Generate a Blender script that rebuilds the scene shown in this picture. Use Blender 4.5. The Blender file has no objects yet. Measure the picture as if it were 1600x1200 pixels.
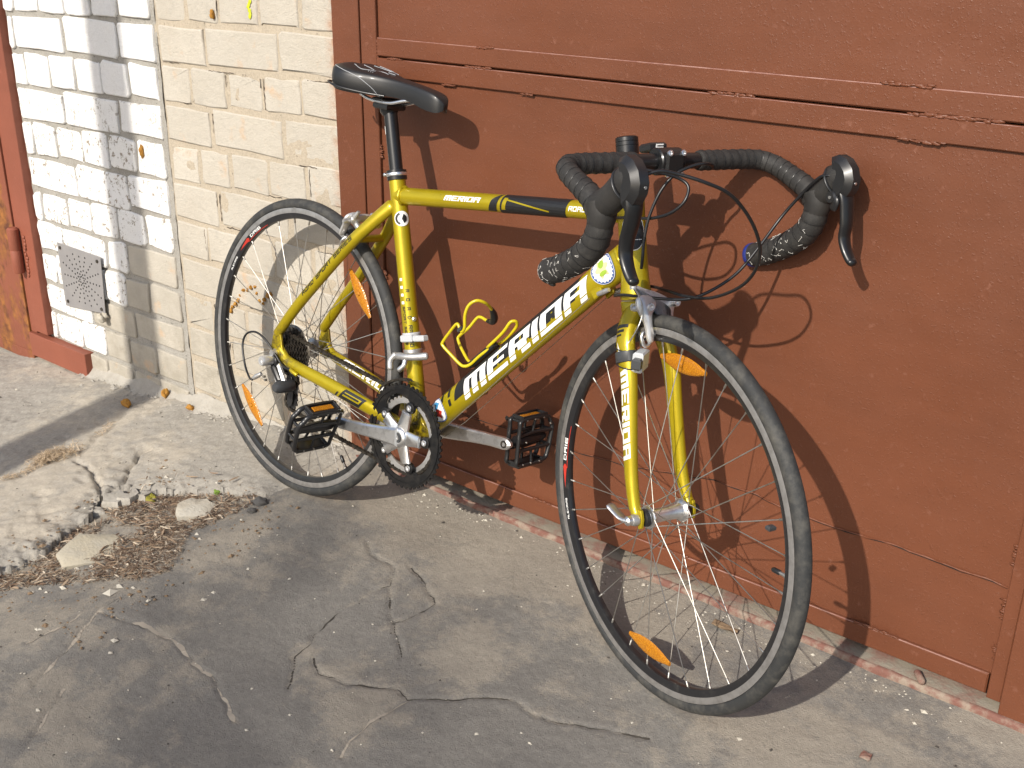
import bpy, bmesh, math, random
import numpy as np
from mathutils import Matrix, Vector
random.seed(7); rng = np.random.RandomState(11)
scene = bpy.context.scene
col = scene.collection
R = math.radians

# ------------------------------------------------------------------ camera
cam_d = bpy.data.cameras.new("camera"); cam = bpy.data.objects.new("camera", cam_d); col.objects.link(cam)
cam.matrix_world = Matrix(((0.76584856, -0.24989269, 0.59247331, 1.8652),
                           (0.64301800, 0.29483128, -0.70682556, -1.7380),
                           (0.00195795, 0.92229234, 0.38648804, 1.2508),
                           (0, 0, 0, 1)))
cam_d.sensor_width = 36; cam_d.lens = 1774.97 / 1600 * 36
cam_d.shift_x = 42.31 / 1600; cam_d.shift_y = 12.57 / 1600
cam_d.clip_start = 0.05; cam_d.clip_end = 600
scene.camera = cam
# ------------------------------------------------------------------ world and sun
SUN_TRAVEL = Vector((-0.0898, 1.0, -0.6997)).normalized()
to_sun = -SUN_TRAVEL
elev = math.asin(to_sun.z)
world = bpy.data.worlds.new("World"); scene.world = world; world.use_nodes = True
wn = world.node_tree.nodes; wl_ = world.node_tree.links
bg = wn["Background"]; sky = wn.new("ShaderNodeTexSky"); sky.sky_type = 'NISHITA'; sky.sun_disc = False
sky.sun_elevation = elev; sky.sun_rotation = math.atan2(to_sun.x, to_sun.y)
sky.dust_density = 2.0; sky.air_density = 1.0
wl_.new(sky.outputs[0], bg.inputs[0]); bg.inputs[1].default_value = 0.132
sun_d = bpy.data.lights.new("sun", 'SUN'); sun_d.energy = 4.1; sun_d.angle = R(0.55); sun_d.color = (1.0, 0.94, 0.85)
sun = bpy.data.objects.new("sun", sun_d); col.objects.link(sun)
sun.rotation_euler = SUN_TRAVEL.to_track_quat('-Z', 'Y').to_euler()
sun.location = (2, -6, 6)
vs = scene.view_settings
vs.view_transform = 'Standard'; vs.look = 'None'; vs.exposure = 0.28; vs.gamma = 1.0; vs.use_curve_mapping = False
scene.render.resolution_x = 1024; scene.render.resolution_y = 768

# ------------------------------------------------------------------ noise
_T = np.random.RandomState(5).rand(256, 256)
def vnoise(x, y):
    xi = np.floor(x).astype(int); yi = np.floor(y).astype(int); fx = x - xi; fy = y - yi
    fx = fx * fx * (3 - 2 * fx); fy = fy * fy * (3 - 2 * fy)
    a = _T[xi % 256, yi % 256]; b = _T[(xi + 1) % 256, yi % 256]; c = _T[xi % 256, (yi + 1) % 256]; d = _T[(xi + 1) % 256, (yi + 1) % 256]
    return (a * (1 - fx) + b * fx) * (1 - fy) + (c * (1 - fx) + d * fx) * fy
def fbm(x, y, s=1.0, o=4, seed=0):
    x = np.asarray(x, float); y = np.asarray(y, float); r = 0; amp = .5; t = 0
    for k in range(o):
        r = r + amp * vnoise(x * s + 17.3 * seed + k * 31.7, y * s + 9.1 * seed + k * 11.3); t += amp; s *= 2.03; amp *= .5
    return r / t
def smooth(t): t = np.clip(t, 0, 1); return t * t * (3 - 2 * t)

# ------------------------------------------------------------------ materials
MATS = {}
def mat(name, color, rough=.6, metal=0., var=0., var_scale=20., bump=0., bump_scale=200., color2=None, mixfac=(.45, .6), coat=0., spec=.5, bdist=.002, aniso=0):
    k_ = 1. if name in ('white_decal', 'clear_plastic', 'tape_scuffs') else (.77 if metal < .5 else .92)
    color = tuple(c * k_ for c in color); color2 = None if color2 is None else tuple(c * k_ for c in color2)
    m = bpy.data.materials.new(name); m.use_nodes = True; n = m.node_tree.nodes; l = m.node_tree.links
    b = n["Principled BSDF"]; b.inputs["Base Color"].default_value = (*color, 1); b.inputs["Roughness"].default_value = rough
    b.inputs["Metallic"].default_value = metal; b.inputs["Coat Weight"].default_value = coat; b.inputs["Specular IOR Level"].default_value = spec
    b.inputs["Coat Roughness"].default_value = .15
    tc = n.new("ShaderNodeTexCoord")
    if color2 is not None or var > 0:
        nz = n.new("ShaderNodeTexNoise"); nz.inputs["Scale"].default_value = var_scale; nz.inputs["Detail"].default_value = 8; nz.inputs["Roughness"].default_value = .65
        l.new(tc.outputs["Object"], nz.inputs["Vector"])
        cr = n.new("ShaderNodeValToRGB"); l.new(nz.outputs["Fac"], cr.inputs[0])
        cr.color_ramp.elements[0].position = mixfac[0]; cr.color_ramp.elements[1].position = mixfac[1]
        if color2 is None:
            cr.color_ramp.elements[0].color = (*[c * (1 - var) for c in color], 1); cr.color_ramp.elements[1].color = (*[min(1, c * (1 + var)) for c in color], 1)
            cr.color_ramp.elements[0].position = .3; cr.color_ramp.elements[1].position = .7
        else:
            cr.color_ramp.elements[0].color = (*color, 1); cr.color_ramp.elements[1].color = (*color2, 1)
        l.new(cr.outputs[0], b.inputs["Base Color"])
    if bump > 0:
        nb = n.new("ShaderNodeTexNoise"); nb.inputs["Scale"].default_value = bump_scale; nb.inputs["Detail"].default_value = 6
        l.new(tc.outputs["Object"], nb.inputs["Vector"])
        bp = n.new("ShaderNodeBump"); bp.inputs["Strength"].default_value = bump; bp.inputs["Distance"].default_value = bdist
        l.new(nb.outputs["Fac"], bp.inputs["Height"]); l.new(bp.outputs[0], b.inputs["Normal"])
    MATS[name] = m
    return m

def node_tools(m):
    n = m.node_tree.nodes; l = m.node_tree.links; b = n["Principled BSDF"]; tc = n.new("ShaderNodeTexCoord")
    def noise(scale, detail=6, rough=.6, vec=None, dist=0):
        z = n.new("ShaderNodeTexNoise"); z.inputs["Scale"].default_value = scale; z.inputs["Detail"].default_value = detail; z.inputs["Roughness"].default_value = rough
        z.inputs["Distortion"].default_value = dist
        l.new(vec or tc.outputs["Object"], z.inputs["Vector"]); return z.outputs["Fac"]
    def voro(scale, feature='F1', vec=None):
        z = n.new("ShaderNodeTexVoronoi"); z.feature = feature; z.inputs["Scale"].default_value = scale
        l.new(vec or tc.outputs["Object"], z.inputs["Vector"]); return z
    def ramp(f, p0, p1, c0=(0, 0, 0), c1=(1, 1, 1)):
        r = n.new("ShaderNodeValToRGB"); r.color_ramp.elements[0].position = p0; r.color_ramp.elements[1].position = p1
        r.color_ramp.elements[0].color = (*c0, 1); r.color_ramp.elements[1].color = (*c1, 1); l.new(f, r.inputs[0]); return r.outputs[0]
    def mix(f, a, bb, mode='MIX'):
        x = n.new("ShaderNodeMix"); x.data_type = 'RGBA'; x.blend_type = mode
        if isinstance(f, float): x.inputs[0].default_value = f
        else: l.new(f, x.inputs[0])
        for s, v in ((6, a), (7, bb)):
            if isinstance(v, tuple): x.inputs[s].default_value = (*v, 1)
            else: l.new(v, x.inputs[s])
        return x.outputs[2]
    def math_(op, a, bb):
        x = n.new("ShaderNodeMath"); x.operation = op
        for s, v in ((0, a), (1, bb)):
            if isinstance(v, (int, float)): x.inputs[s].default_value = v
            else: l.new(v, x.inputs[s])
        return x.outputs[0]
    def attr(name):
        a = n.new("ShaderNodeAttribute"); a.attribute_name = name; return a
    def bump(h, strength, dist, prev=None):
        x = n.new("ShaderNodeBump"); x.inputs["Strength"].default_value = strength; x.inputs["Distance"].default_value = dist
        l.new(h, x.inputs["Height"])
        if prev is not None: l.new(prev, x.inputs["Normal"])
        return x.outputs[0]
    def mapping(scale):
        x = n.new("ShaderNodeMapping"); x.inputs["Scale"].default_value = scale; l.new(tc.outputs["Object"], x.inputs["Vector"]); return x.outputs[0]
    return n, l, b, tc, noise, voro, ramp, mix, math_, attr, bump, mapping

def gate_paint(name, base, rust=0.0, gloss=.38):
    m = bpy.data.materials.new(name); m.use_nodes = True
    n, l, b, tc, noise, voro, ramp, mix, math_, attr, bump, mapping = node_tools(m)
    c = mix(ramp(noise(1.8, 4), .32, .68), tuple(x * .86 for x in base), tuple(x * 1.12 for x in base)); c = mix(ramp(noise(16, 5, .6, mapping((.3, 1, 1.6))), .4, .7), c, mix(.16, c, tuple(x * 1.5 for x in base)))
    c = mix(ramp(noise(60, 5), .62, .78), c, tuple(min(1, x * 1.25 + .02) for x in base))
    # pale chips and dust specks
    c = mix(ramp(noise(420, 2), .74, .78), c, (.30, .18, .13))
    c = mix(ramp(noise(38, 8, .7, mapping((1.2, 1, .35))), .66, .8), c, (.23, .115, .08))
    if rust > 0:
        rf = ramp(noise(9, 8, .7, mapping((1, 1, .6))), .52 - rust * .1, .56 - rust * .04)
        rc = mix(ramp(noise(30, 6), .35, .65), (.10, .035, .018), (.30, .12, .03))
        c = mix(rf, c, rc)
        l.new(ramp(rf, 0, 1, (gloss,) * 3, (.85,) * 3), b.inputs["Roughness"])
    else:
        l.new(ramp(noise(8, 4), .3, .7, (gloss,) * 3, (gloss + .14,) * 3), b.inputs["Roughness"])
    l.new(c, b.inputs["Base Color"])
    h = bump(noise(330, 3, .5), .16, .0012)
    h = bump(noise(14, 3, .5), .22, .006, h); h = bump(ramp(noise(210, 2, .5), .60, .70), .35, .0010, h)
    h = bump(ramp(noise(150, 4, .6, mapping((1, 1, .6))), .58, .72), .28, .0012, h)
    l.new(h, b.inputs["Normal"]); b.inputs["Specular IOR Level"].default_value = .36
    MATS[name] = m; return m

PAINT = gate_paint("gate_paint", (.134, .046, .0225), gloss=.34)
PAINT_OLD = gate_paint("old_gate_paint", (.215, .068, .040), rust=0.0, gloss=.5)
PAINT_RUST = gate_paint("rusty_gate_paint", (.20, .064, .036), rust=.9, gloss=.5)

def brick_mat(name, base, stain, paint=False):
    m = bpy.data.materials.new(name); m.use_nodes = True
    n, l, b, tc, noise, voro, ramp, mix, math_, attr, bump, mapping = node_tools(m)
    oi = n.new("ShaderNodeObjectInfo")
    tint = ramp(oi.outputs["Random"], 0, 1, tuple(x * .90 for x in base), tuple(min(.86, x * 1.07) for x in base))
    c = mix(ramp(noise(6, 6), .35, .7), tint, stain)
    c = mix(ramp(noise(300, 3), .3, .75), c, mix(.5, c, tuple(x * .72 for x in base)))
    if paint:
        chips = ramp(noise(60, 9, .75), .56, .60)
        geo = attr("wear")
        chips = math_('MULTIPLY', chips, geo.outputs["Fac"])
        c = mix(chips, c, (.30, .26, .21))
    else:
        c = mix(ramp(noise(160, 4), .68, .74), c, (.28, .25, .20))
        sx = n.new("ShaderNodeSeparateXYZ"); l.new(tc.outputs["Object"], sx.inputs[0]); mr = n.new("ShaderNodeMapRange"); mr.inputs[1].default_value = -.045; mr.inputs[2].default_value = -.002; l.new(sx.outputs[0], mr.inputs[0])
        rf = math_('MULTIPLY', ramp(noise(40, 6), .36, .66), mr.outputs[0])
        mz = n.new('ShaderNodeMapRange'); mz.inputs[1].default_value = .48; mz.inputs[2].default_value = .10; l.new(sx.outputs[2], mz.inputs[0])
        c = mix(math_('MULTIPLY', mz.outputs[0], ramp(noise(13, 7, .7), .30, .62)), c, (.335, .305, .25))
        c = mix(rf, c, (.38, .18, .09)); c = mix(ramp(noise(17, 7, .7), .56, .70), c, tuple(x * .78 for x in base)); c = mix(ramp(noise(11, 5, .6), .60, .72), c, (.50, .36, .24))
    l.new(c, b.inputs["Base Color"]); b.inputs["Roughness"].default_value = .93; b.inputs["Specular IOR Level"].default_value = .25
    h = bump(noise(300, 5, .7), .9, .0022); h = bump(noise(55, 6, .65), .7, .005, h)
    l.new(h, b.inputs["Normal"]); MATS[name] = m; return m
BRICK = brick_mat("silicate_brick", (.525, .485, .415), (.455, .41, .34))
WBRICK = brick_mat("whitewashed_brick", (.84, .83, .81), (.80, .785, .75), paint=True)

def mortar_mat(name, a, bcol):
    m = bpy.data.materials.new(name); m.use_nodes = True
    n, l, b, tc, noise, voro, ramp, mix, math_, attr, bump, mapping = node_tools(m)
    c = mix(ramp(noise(12, 6), .35, .65), a, bcol)
    c = mix(ramp(noise(240, 5), .35, .8), c, tuple(x * 1.3 for x in a))
    c = mix(ramp(noise(90, 6), .62, .7), c, tuple(x * .45 for x in a))
    l.new(c, b.inputs["Base Color"]); b.inputs["Roughness"].default_value = .95; b.inputs["Specular IOR Level"].default_value = .2
    h = bump(noise(180, 6, .7), .8, .003); l.new(h, b.inputs["Normal"]); MATS[name] = m; return m
MORT_T = mortar_mat("tan_mortar", (.385, .33, .255), (.34, .295, .23))
MORT_G = mortar_mat("grey_mortar", (.30, .285, .255), (.23, .215, .19))

def ground_mat(name, base, base2, dustc):
    m = bpy.data.materials.new(name); m.use_nodes = True
    n, l, b, tc, noise, voro, ramp, mix, math_, attr, bump, mapping = node_tools(m)
    c = mix(ramp(noise(5, 8, .6), .35, .68), base, base2)
    c = mix(ramp(noise(110, 6, .7), .35, .75), mix(.35, c, (.05, .045, .04)), c)
    d = attr("dust").outputs["Fac"]
    d2 = math_('ADD', d, math_('MULTIPLY', math_('SUBTRACT', noise(22, 10, .78), .5), 2.2))
    d3 = math_('ADD', d2, math_('MULTIPLY', math_('SUBTRACT', noise(240, 4, .6), .5), .6))
    c = mix(ramp(d3, .44, .86), c, mix(ramp(noise(150, 6), .3, .7), dustc, tuple(x * .8 for x in dustc)))
    # grit: small dark and light grains
    v = voro(330).outputs["Distance"]
    c = mix(ramp(math_('ADD', v, math_('MULTIPLY', noise(90, 3), .9)), .36, .44, (1, 1, 1), (0, 0, 0)), c, tuple(x * .42 for x in base))
    c = mix(ramp(noise(300, 2), .72, .77), c, (.40, .37, .32))
    k = attr("crack").outputs["Fac"]
    c = mix(ramp(k, .55, 1.), c, tuple(x * .5 for x in base))
    l.new(c, b.inputs["Base Color"]); b.inputs["Roughness"].default_value = .92; b.inputs["Specular IOR Level"].default_value = .25
    h = bump(noise(420, 4, .6), .8, .002); h = bump(noise(95, 8, .75), .55, .005, h); l.new(h, b.inputs["Normal"])
    MATS[name] = m; return m
ASPHALT = ground_mat("dusty_asphalt", (.208, .195, .174), (.238, .223, .198), (.300, .268, .220))
SLAB = ground_mat("worn_concrete", (.365, .338, .292), (.42, .388, .335), (.455, .405, .33))

def frame_paint():
    m = bpy.data.materials.new("gold_frame_paint"); m.use_nodes = True
    n, l, b, tc, noise, voro, ramp, mix, math_, attr, bump, mapping = node_tools(m)
    c = mix(ramp(noise(7, 4), .3, .7), (.40, .305, .005), (.46, .355, .006))
    c = mix(ramp(noise(240, 3, .6), .70, .76), c, (.16, .12, .03))
    c = mix(ramp(noise(26, 9, .8), .66, .74), c, (.24, .18, .03))
    vd = n.new("ShaderNodeVectorMath"); vd.operation = 'DISTANCE'; l.new(tc.outputs["Object"], vd.inputs[0]); vd.inputs[1].default_value = (.407, 0, .265)
    grime = math_('MULTIPLY', ramp(vd.outputs["Value"], .045, .125, (1, 1, 1), (0, 0, 0)), ramp(noise(60, 7, .7), .38, .60))
    vd2 = n.new("ShaderNodeVectorMath"); vd2.operation = 'DISTANCE'; l.new(tc.outputs["Object"], vd2.inputs[0]); vd2.inputs[1].default_value = (.0, -.03, .33)
    grime2 = math_('MULTIPLY', ramp(vd2.outputs["Value"], .05, .10, (1, 1, 1), (0, 0, 0)), ramp(noise(80, 7, .7), .45, .62))
    c = mix(grime, c, (.05, .038, .02)); c = mix(grime2, c, (.09, .065, .025))
    l.new(c, b.inputs["Base Color"]); b.inputs["Metallic"].default_value = .5
    l.new(ramp(noise(40, 6, .7), .35, .75, (.30,) * 3, (.46,) * 3), b.inputs["Roughness"])
    b.inputs["Coat Weight"].default_value = .3; b.inputs["Coat Roughness"].default_value = .18
    l.new(bump(noise(700, 2), .05, .0004), b.inputs["Normal"]); MATS["yel"] = m; return m
YEL = frame_paint()
YEL_OLD = mat("gold_frame_paint", (.50, .385, .007), .34, .50, var=.05, var_scale=8, coat=.35, bump=.05, bump_scale=900, bdist=.0004)
YELP = mat("yellow_cage_paint", (.70, .56, .01), .35, 0., coat=.2)
BLK = mat("black_decal", (.012, .012, .013), .45)
WHT = mat("white_decal", (.78, .78, .76), .45)
RED = mat("red_decal", (.55, .035, .02), .45)
BLU = mat("blue_decal", (.06, .13, .40), .45)
LBL = mat("light_blue_decal", (.07, .33, .62), .45)
GRN = mat("green_decal", (.36, .55, .05), .45)
PYE = mat("pale_yellow_decal", (.72, .68, .36), .45)
RUB = mat("tyre_rubber", (.032, .033, .033), .72, 0, bump=.35, bump_scale=420, color2=(.120, .112, .095), var_scale=38, mixfac=(.46, .80), bdist=.0012)
RIMB = mat("rim_black", (.016, .016, .018), .30, 0., color2=(.05, .048, .045), var_scale=45, mixfac=(.55, .75), coat=.3)
RIMS = mat("rim_brake_track", (.47, .455, .44), .42, .75, color2=(.30, .285, .27), var_scale=60, mixfac=(.4, .75))
STEEL = mat("spoke_steel", (.56, .54, .50), .50, 1.0, color2=(.36, .33, .28), var_scale=30, mixfac=(.45, .7))
ALU = mat("polished_alloy", (.88, .88, .88), .36, 1.0, color2=(.46, .45, .44), var_scale=55, mixfac=(.5, .8), bump=.04, bump_scale=300)
ALUD = mat("dull_alloy", (.60, .59, .58), .40, .75, color2=(.40, .385, .36), var_scale=40, mixfac=(.4, .75))
GREYP = mat("dark_grey_plastic", (.055, .058, .062), .45)
BLKM = mat("black_anodised", (.016, .016, .017), .34, .2, coat=.15)
BLKP = mat("black_plastic", (.018, .018, .019), .38, 0, coat=.1)
HOODM = mat("hood_rubber", (.022, .0205, .019), .66, 0, color2=(.042, .038, .034), var_scale=35, mixfac=(.4, .8), bump=.15, bump_scale=500)
TAPE = mat("bar_tape", (.024, .0225, .021), .72, 0, color2=(.058, .054, .049), var_scale=70, mixfac=(.45, .8), bump=.4, bump_scale=600, bdist=.0012)
SCUFF = mat("tape_scuffs", (.60, .58, .54), .8)
CHAINM = mat("oily_chain", (.030, .026, .022), .42, .6, color2=(.10, .085, .065), var_scale=120, mixfac=(.4, .75))
CASS = mat("cassette_steel", (.10, .09, .078), .36, .9, color2=(.26, .235, .20), var_scale=90, mixfac=(.45, .75))
RINGM = mat("chainring_black", (.016, .016, .017), .36, .4, color2=(.055, .05, .044), var_scale=60, mixfac=(.45, .8))
SADM = mat("saddle_vinyl", (.014, .014, .015), .46, 0, bump=.12, bump_scale=700, coat=.1, bdist=.0006)
SADG = mat("saddle_side_vinyl", (.030, .032, .034), .48, 0, bump=.15, bump_scale=600)
THR = mat("grey_thread", (.40, .41, .43), .5)
CAB = mat("cable_housing", (.013, .013, .014), .36)
CLR = mat("clear_plastic", (.46, .475, .49), .25, 0, coat=.3)
FOAM = mat("orange_foam", (.50, .25, .035), .8, 0, color2=(.36, .15, .02), var_scale=120, mixfac=(.4, .7), bump=.8, bump_scale=200)
ZINC = mat("zinc_sheet", (.40, .385, .385), .55, .45, color2=(.47, .45, .44), var_scale=14, mixfac=(.35, .7))
DARKH = mat("dark_hole", (.012, .011, .010), .9)
STONE = mat("pale_stone", (.50, .45, .36), .9, 0, color2=(.60, .57, .49), var_scale=16, mixfac=(.4, .65), bump=.9, bump_scale=120, bdist=.003)
SATIN = mat("satin_alloy", (.66, .66, .66), .34, .6, color2=(.42, .41, .395), var_scale=60, mixfac=(.5, .8))
STONE2 = mat("beige_stone", (.46, .42, .335), .92, 0, color2=(.50, .44, .32), var_scale=22, mixfac=(.4, .7), bump=.9, bump_scale=150, bdist=.002)
CONCR = mat("broken_concrete", (.40, .37, .315), .93, 0, color2=(.50, .465, .405), var_scale=30, mixfac=(.35, .7), bump=.9, bump_scale=150, bdist=.003)
MOSS = mat("moss", (.26, .25, .03), .95, 0, color2=(.40, .34, .05), var_scale=160, mixfac=(.35, .7), bump=1., bump_scale=300, bdist=.004)
SILLR = mat("red_sill_edge", (.215, .095, .070), .8, 0, color2=(.33, .26, .20), var_scale=40, mixfac=(.42, .62), bump=.4, bump_scale=200)
SILLG = mat("sill_concrete", (.33, .285, .22), .92, 0, color2=(.30, .165, .125), var_scale=18, mixfac=(.46, .62), bump=.7, bump_scale=180)
POLE = mat("pole_concrete", (.36, .34, .31), .9, 0, var=.15, bump=.5, bump_scale=60)
TWIGS = None
def amber():
    m = bpy.data.materials.new("amber_reflector"); m.use_nodes = True
    n, l, b, tc, noise, voro, ramp, mix, math_, attr, bump, mapping = node_tools(m)
    v = voro(420).outputs["Distance"]
    c = mix(ramp(v, .1, .6), (.62, .27, .012), (.40, .145, .008))
    l.new(c, b.inputs["Base Color"]); b.inputs["Roughness"].default_value = .18
    b.inputs["Transmission Weight"].default_value = .12; b.inputs["Subsurface Weight"].default_value = .0
    l.new(bump(v, .5, .0008), b.inputs["Normal"]); MATS["amber"] = m; return m
AMB = amber()

# ------------------------------------------------------------------ mesh helpers
def mesh_obj(name, verts, faces, material, parent=None, smooth_angle=None, label=None, attrs=None, mats=None, mat_idx=None):
    me = bpy.data.meshes.new(name); me.from_pydata([tuple(map(float, v)) for v in verts], [], [tuple(map(int, f)) for f in faces]); 
    me.update()
    if mats:
        for mm in mats: me.materials.append(mm)
        me.polygons.foreach_set("material_index", mat_idx)
    else: me.materials.append(material)
    if attrs:
        for k, a in attrs.items():
            at = me.attributes.new(k, 'FLOAT', 'POINT'); at.data.foreach_set("value", np.asarray(a, dtype=np.float32))
    if smooth_angle:
        me.polygons.foreach_set("use_smooth", [True] * len(me.polygons))
        if smooth_angle < 180: me.set_sharp_from_angle(angle=R(smooth_angle))
    o = bpy.data.objects.new(name, me); col.objects.link(o)
    if parent: o.parent = parent
    if label: o["label"] = label
    return o
def empty(name, parent=None):
    o = bpy.data.objects.new(name, None); o.empty_display_size = .05; col.objects.link(o)
    if parent: o.parent = parent
    return o
def tag(o, label=None, cat=None, group=None, kind=None):
    if label: o["label"] = label
    if cat: o["category"] = cat
    if group: o["group"] = group
    if kind: o["kind"] = kind
    return o

class G:
    """collects geometry"""
    def __init__(s): s.v = []; s.f = []
    def add(s, v, f):
        b = len(s.v); s.v += [tuple(x) for x in v]; s.f += [tuple(i + b for i in q) for q in f]; return s
    def obj(s, name, material, parent=None, smooth=None, label=None): return mesh_obj(name, s.v, s.f, material, parent, smooth, label)
    def xf(s, fn): s.v = [tuple(fn(np.array(p, float))) for p in s.v]; return s

def crom(pts, n=8, closed=False):
    P = [np.array(p, float) for p in pts]; out = []
    m = len(P)
    for i in range(m if closed else m - 1):
        if closed: p0, p1, p2, p3 = P[i - 1], P[i], P[(i + 1) % m], P[(i + 2) % m]
        else:
            p1, p2 = P[i], P[i + 1]; p0 = P[i - 1] if i > 0 else 2 * p1 - p2; p3 = P[i + 2] if i + 2 < m else 2 * p2 - p1
        for k in range(n):
            t = k / n
            out.append(.5 * (2 * p1 + (p2 - p0) * t + (2 * p0 - 5 * p1 + 4 * p2 - p3) * t * t + (3 * p1 - p0 - 3 * p2 + p3) * t ** 3))
    if not closed: out.append(P[-1])
    return np.array(out)
def frames(C, ref=None, closed=False):
    n = len(C); T = np.empty((n, 3))
    for i in range(n):
        a = C[(i - 1) % n] if (closed or i > 0) else C[i]; b = C[(i + 1) % n] if (closed or i < n - 1) else C[i]
        d = b - a; T[i] = d / (np.linalg.norm(d) + 1e-12)
    Lt = np.empty((n, 3)); N = np.empty((n, 3))
    if ref is not None:
        for i in range(n):
            l = np.array(ref, float) - T[i] * (T[i] @ np.array(ref, float)); Lt[i] = l / np.linalg.norm(l)
    else:
        a = np.array([0, 0, 1.]) if abs(T[0][2]) < .9 else np.array([1., 0, 0])
        l = a - T[0] * (T[0] @ a); Lt[0] = l / np.linalg.norm(l)
        for i in range(1, n):
            l = Lt[i - 1] - T[i] * (T[i] @ Lt[i - 1]); Lt[i] = l / np.linalg.norm(l)
    N = np.cross(T, Lt)
    return T, Lt, N
def tube(C, r, n=14, ref=None, caps=True, closed=False, g=None, round_caps=False):
    """C centres; r scalar, list, or list of (r_lateral, r_normal)"""
    C = np.array(C, float); m = len(C)
    rr = np.array([(x, x) if np.isscalar(x) else x for x in ([r] * m if np.isscalar(r) or isinstance(r, tuple) else r)], float)
    if round_caps and not closed:
        T0 = C[0] - C[1]; T0 /= np.linalg.norm(T0); T1 = C[-1] - C[-2]; T1 /= np.linalg.norm(T1)
        a0 = rr[0].mean() * .6; a1 = rr[-1].mean() * .6
        C = np.vstack([C[0] + T0 * a0, C[0] + T0 * a0 * .75, C, C[-1] + T1 * a1 * .75, C[-1] + T1 * a1])
        rr = np.vstack([rr[0] * .35, rr[0] * .75, rr, rr[-1] * .75, rr[-1] * .35]); m = len(C)
    T, Lt, N = frames(C, ref, closed)
    ang = np.linspace(0, 2 * np.pi, n, endpoint=False); ca, sa = np.cos(ang), np.sin(ang)
    V = (C[:, None, :] + Lt[:, None, :] * (rr[:, 0, None] * ca)[..., None] + N[:, None, :] * (rr[:, 1, None] * sa)[..., None]).reshape(-1, 3)
    F = []
    for i in range(m if closed else m - 1):
        j = (i + 1) % m
        for k in range(n): F.append((i * n + k, i * n + (k + 1) % n, j * n + (k + 1) % n, j * n + k))
    if caps and not closed:
        F.append(tuple(range(n - 1, -1, -1))); F.append(tuple((m - 1) * n + k for k in range(n)))
    g = g or G(); g.add(V, F); return g
def lathe(profile, o, d, n=24, g=None, closed=False):
    """profile [(radius, height)] about axis through o along d"""
    o = np.array(o, float); d = np.array(d, float); d /= np.linalg.norm(d)
    a = np.array([1., 0, 0]) if abs(d[0]) < .8 else np.array([0, 1., 0]); u = np.cross(d, a); u /= np.linalg.norm(u); w = np.cross(d, u)
    V = []; m = len(profile)
    for rr, h in profile:
        for k in range(n):
            t = 2 * np.pi * k / n; V.append(o + d * h + u * (rr * np.cos(t)) + w * (rr * np.sin(t)))
    F = []
    for i in range(m if closed else m - 1):
        j = (i + 1) % m
        for k in range(n): F.append((i * n + k, i * n + (k + 1) % n, j * n + (k + 1) % n, j * n + k))
    if not closed:
        if profile[0][0] > 1e-6: F.append(tuple(range(n - 1, -1, -1)))
        if profile[-1][0] > 1e-6: F.append(tuple((m - 1) * n + k for k in range(n)))
    g = g or G(); g.add(V, F); return g
def plate(outline, thick, origin, eu, ev, bevel=0., g=None):
    """extruded polygon; outline in (u,v); thickness centred along eu x ev"""
    eu = np.array(eu, float); ev = np.array(ev, float); en = np.cross(eu, ev); en /= np.linalg.norm(en); o = np.array(origin, float)
    P = np.array(outline, float); n = len(P); c = P.mean(0)
    g = g or G()
    def ring(s, h):
        Q = P.copy()
        if s:
            for i in range(n):
                a = P[i] - P[i - 1]; b = P[(i + 1) % n] - P[i]; na = np.array([a[1], -a[0]]) / (np.linalg.norm(a) + 1e-9); nb = np.array([b[1], -b[0]]) / (np.linalg.norm(b) + 1e-9)
                q = na + nb; q = q / max(.6, (q @ q) ** .5 * .8); Q[i] = P[i] - q * s * sgn
        return [o + eu * q[0] + ev * q[1] + en * h for q in Q]
    area = .5 * sum(P[i - 1][0] * P[i][1] - P[i][0] * P[i - 1][1] for i in range(n)); sgn = 1 if area > 0 else -1
    h = thick / 2
    rings = [ring(bevel, -h), ring(0, -h + bevel), ring(0, h - bevel), ring(bevel, h)] if bevel else [ring(0, -h), ring(0, h)]
    V = [p for r_ in rings for p in r_]; F = []
    for i in range(len(rings) - 1):
        for k in range(n): F.append((i * n + k, i * n + (k + 1) % n, (i + 1) * n + (k + 1) % n, (i + 1) * n + k))
    F.append(tuple(range(n - 1, -1, -1))); F.append(tuple((len(rings) - 1) * n + k for k in range(n)))
    if sgn < 0: F = [tuple(reversed(f)) for f in F]
    g.add(V, F); return g
def box(c, s, g=None, bevel=.0, ex=(1, 0, 0), ey=(0, 1, 0)):
    """box centred at c, size s, axes ex, ey"""
    a, b = s[0] / 2, s[1] / 2
    return plate([(-a, -b), (a, -b), (a, b), (-a, b)], s[2], c, ex, ey, bevel, g)
def ringplate(ro, ri, thick, o, n=96, teeth=0, depth=0., g=None, axis='y', ri_fn=None):
    """flat ring in the x-z plane, thickness along y; optional teeth"""
    V = []; g = g or G(); o = np.array(o, float)
    for h in (-thick / 2, thick / 2):
        for k in range(n):
            t = 2 * np.pi * k / n; rr = ro
            if teeth:
                ph = (k * teeth / n) % 1.0; rr = ro - depth * (0 if .25 < ph < .75 else 1) + (0)
            ii = ri_fn(t) if ri_fn else ri
            V.append(o + np.array([rr * np.cos(t), h, rr * np.sin(t)])); V.append(o + np.array([ii * np.cos(t), h, ii * np.sin(t)]))
    F = []
    for k in range(n):
        j = (k + 1) % n; a, b, c, d = 2 * k, 2 * j, 2 * j + 1, 2 * k + 1; q = 2 * n
        F += [(a, b, c, d), (a + q, d + q, c + q, b + q), (a, a + q, b + q, b), (d, c, c + q, d + q)]
    g.add(V, F); return g
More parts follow.
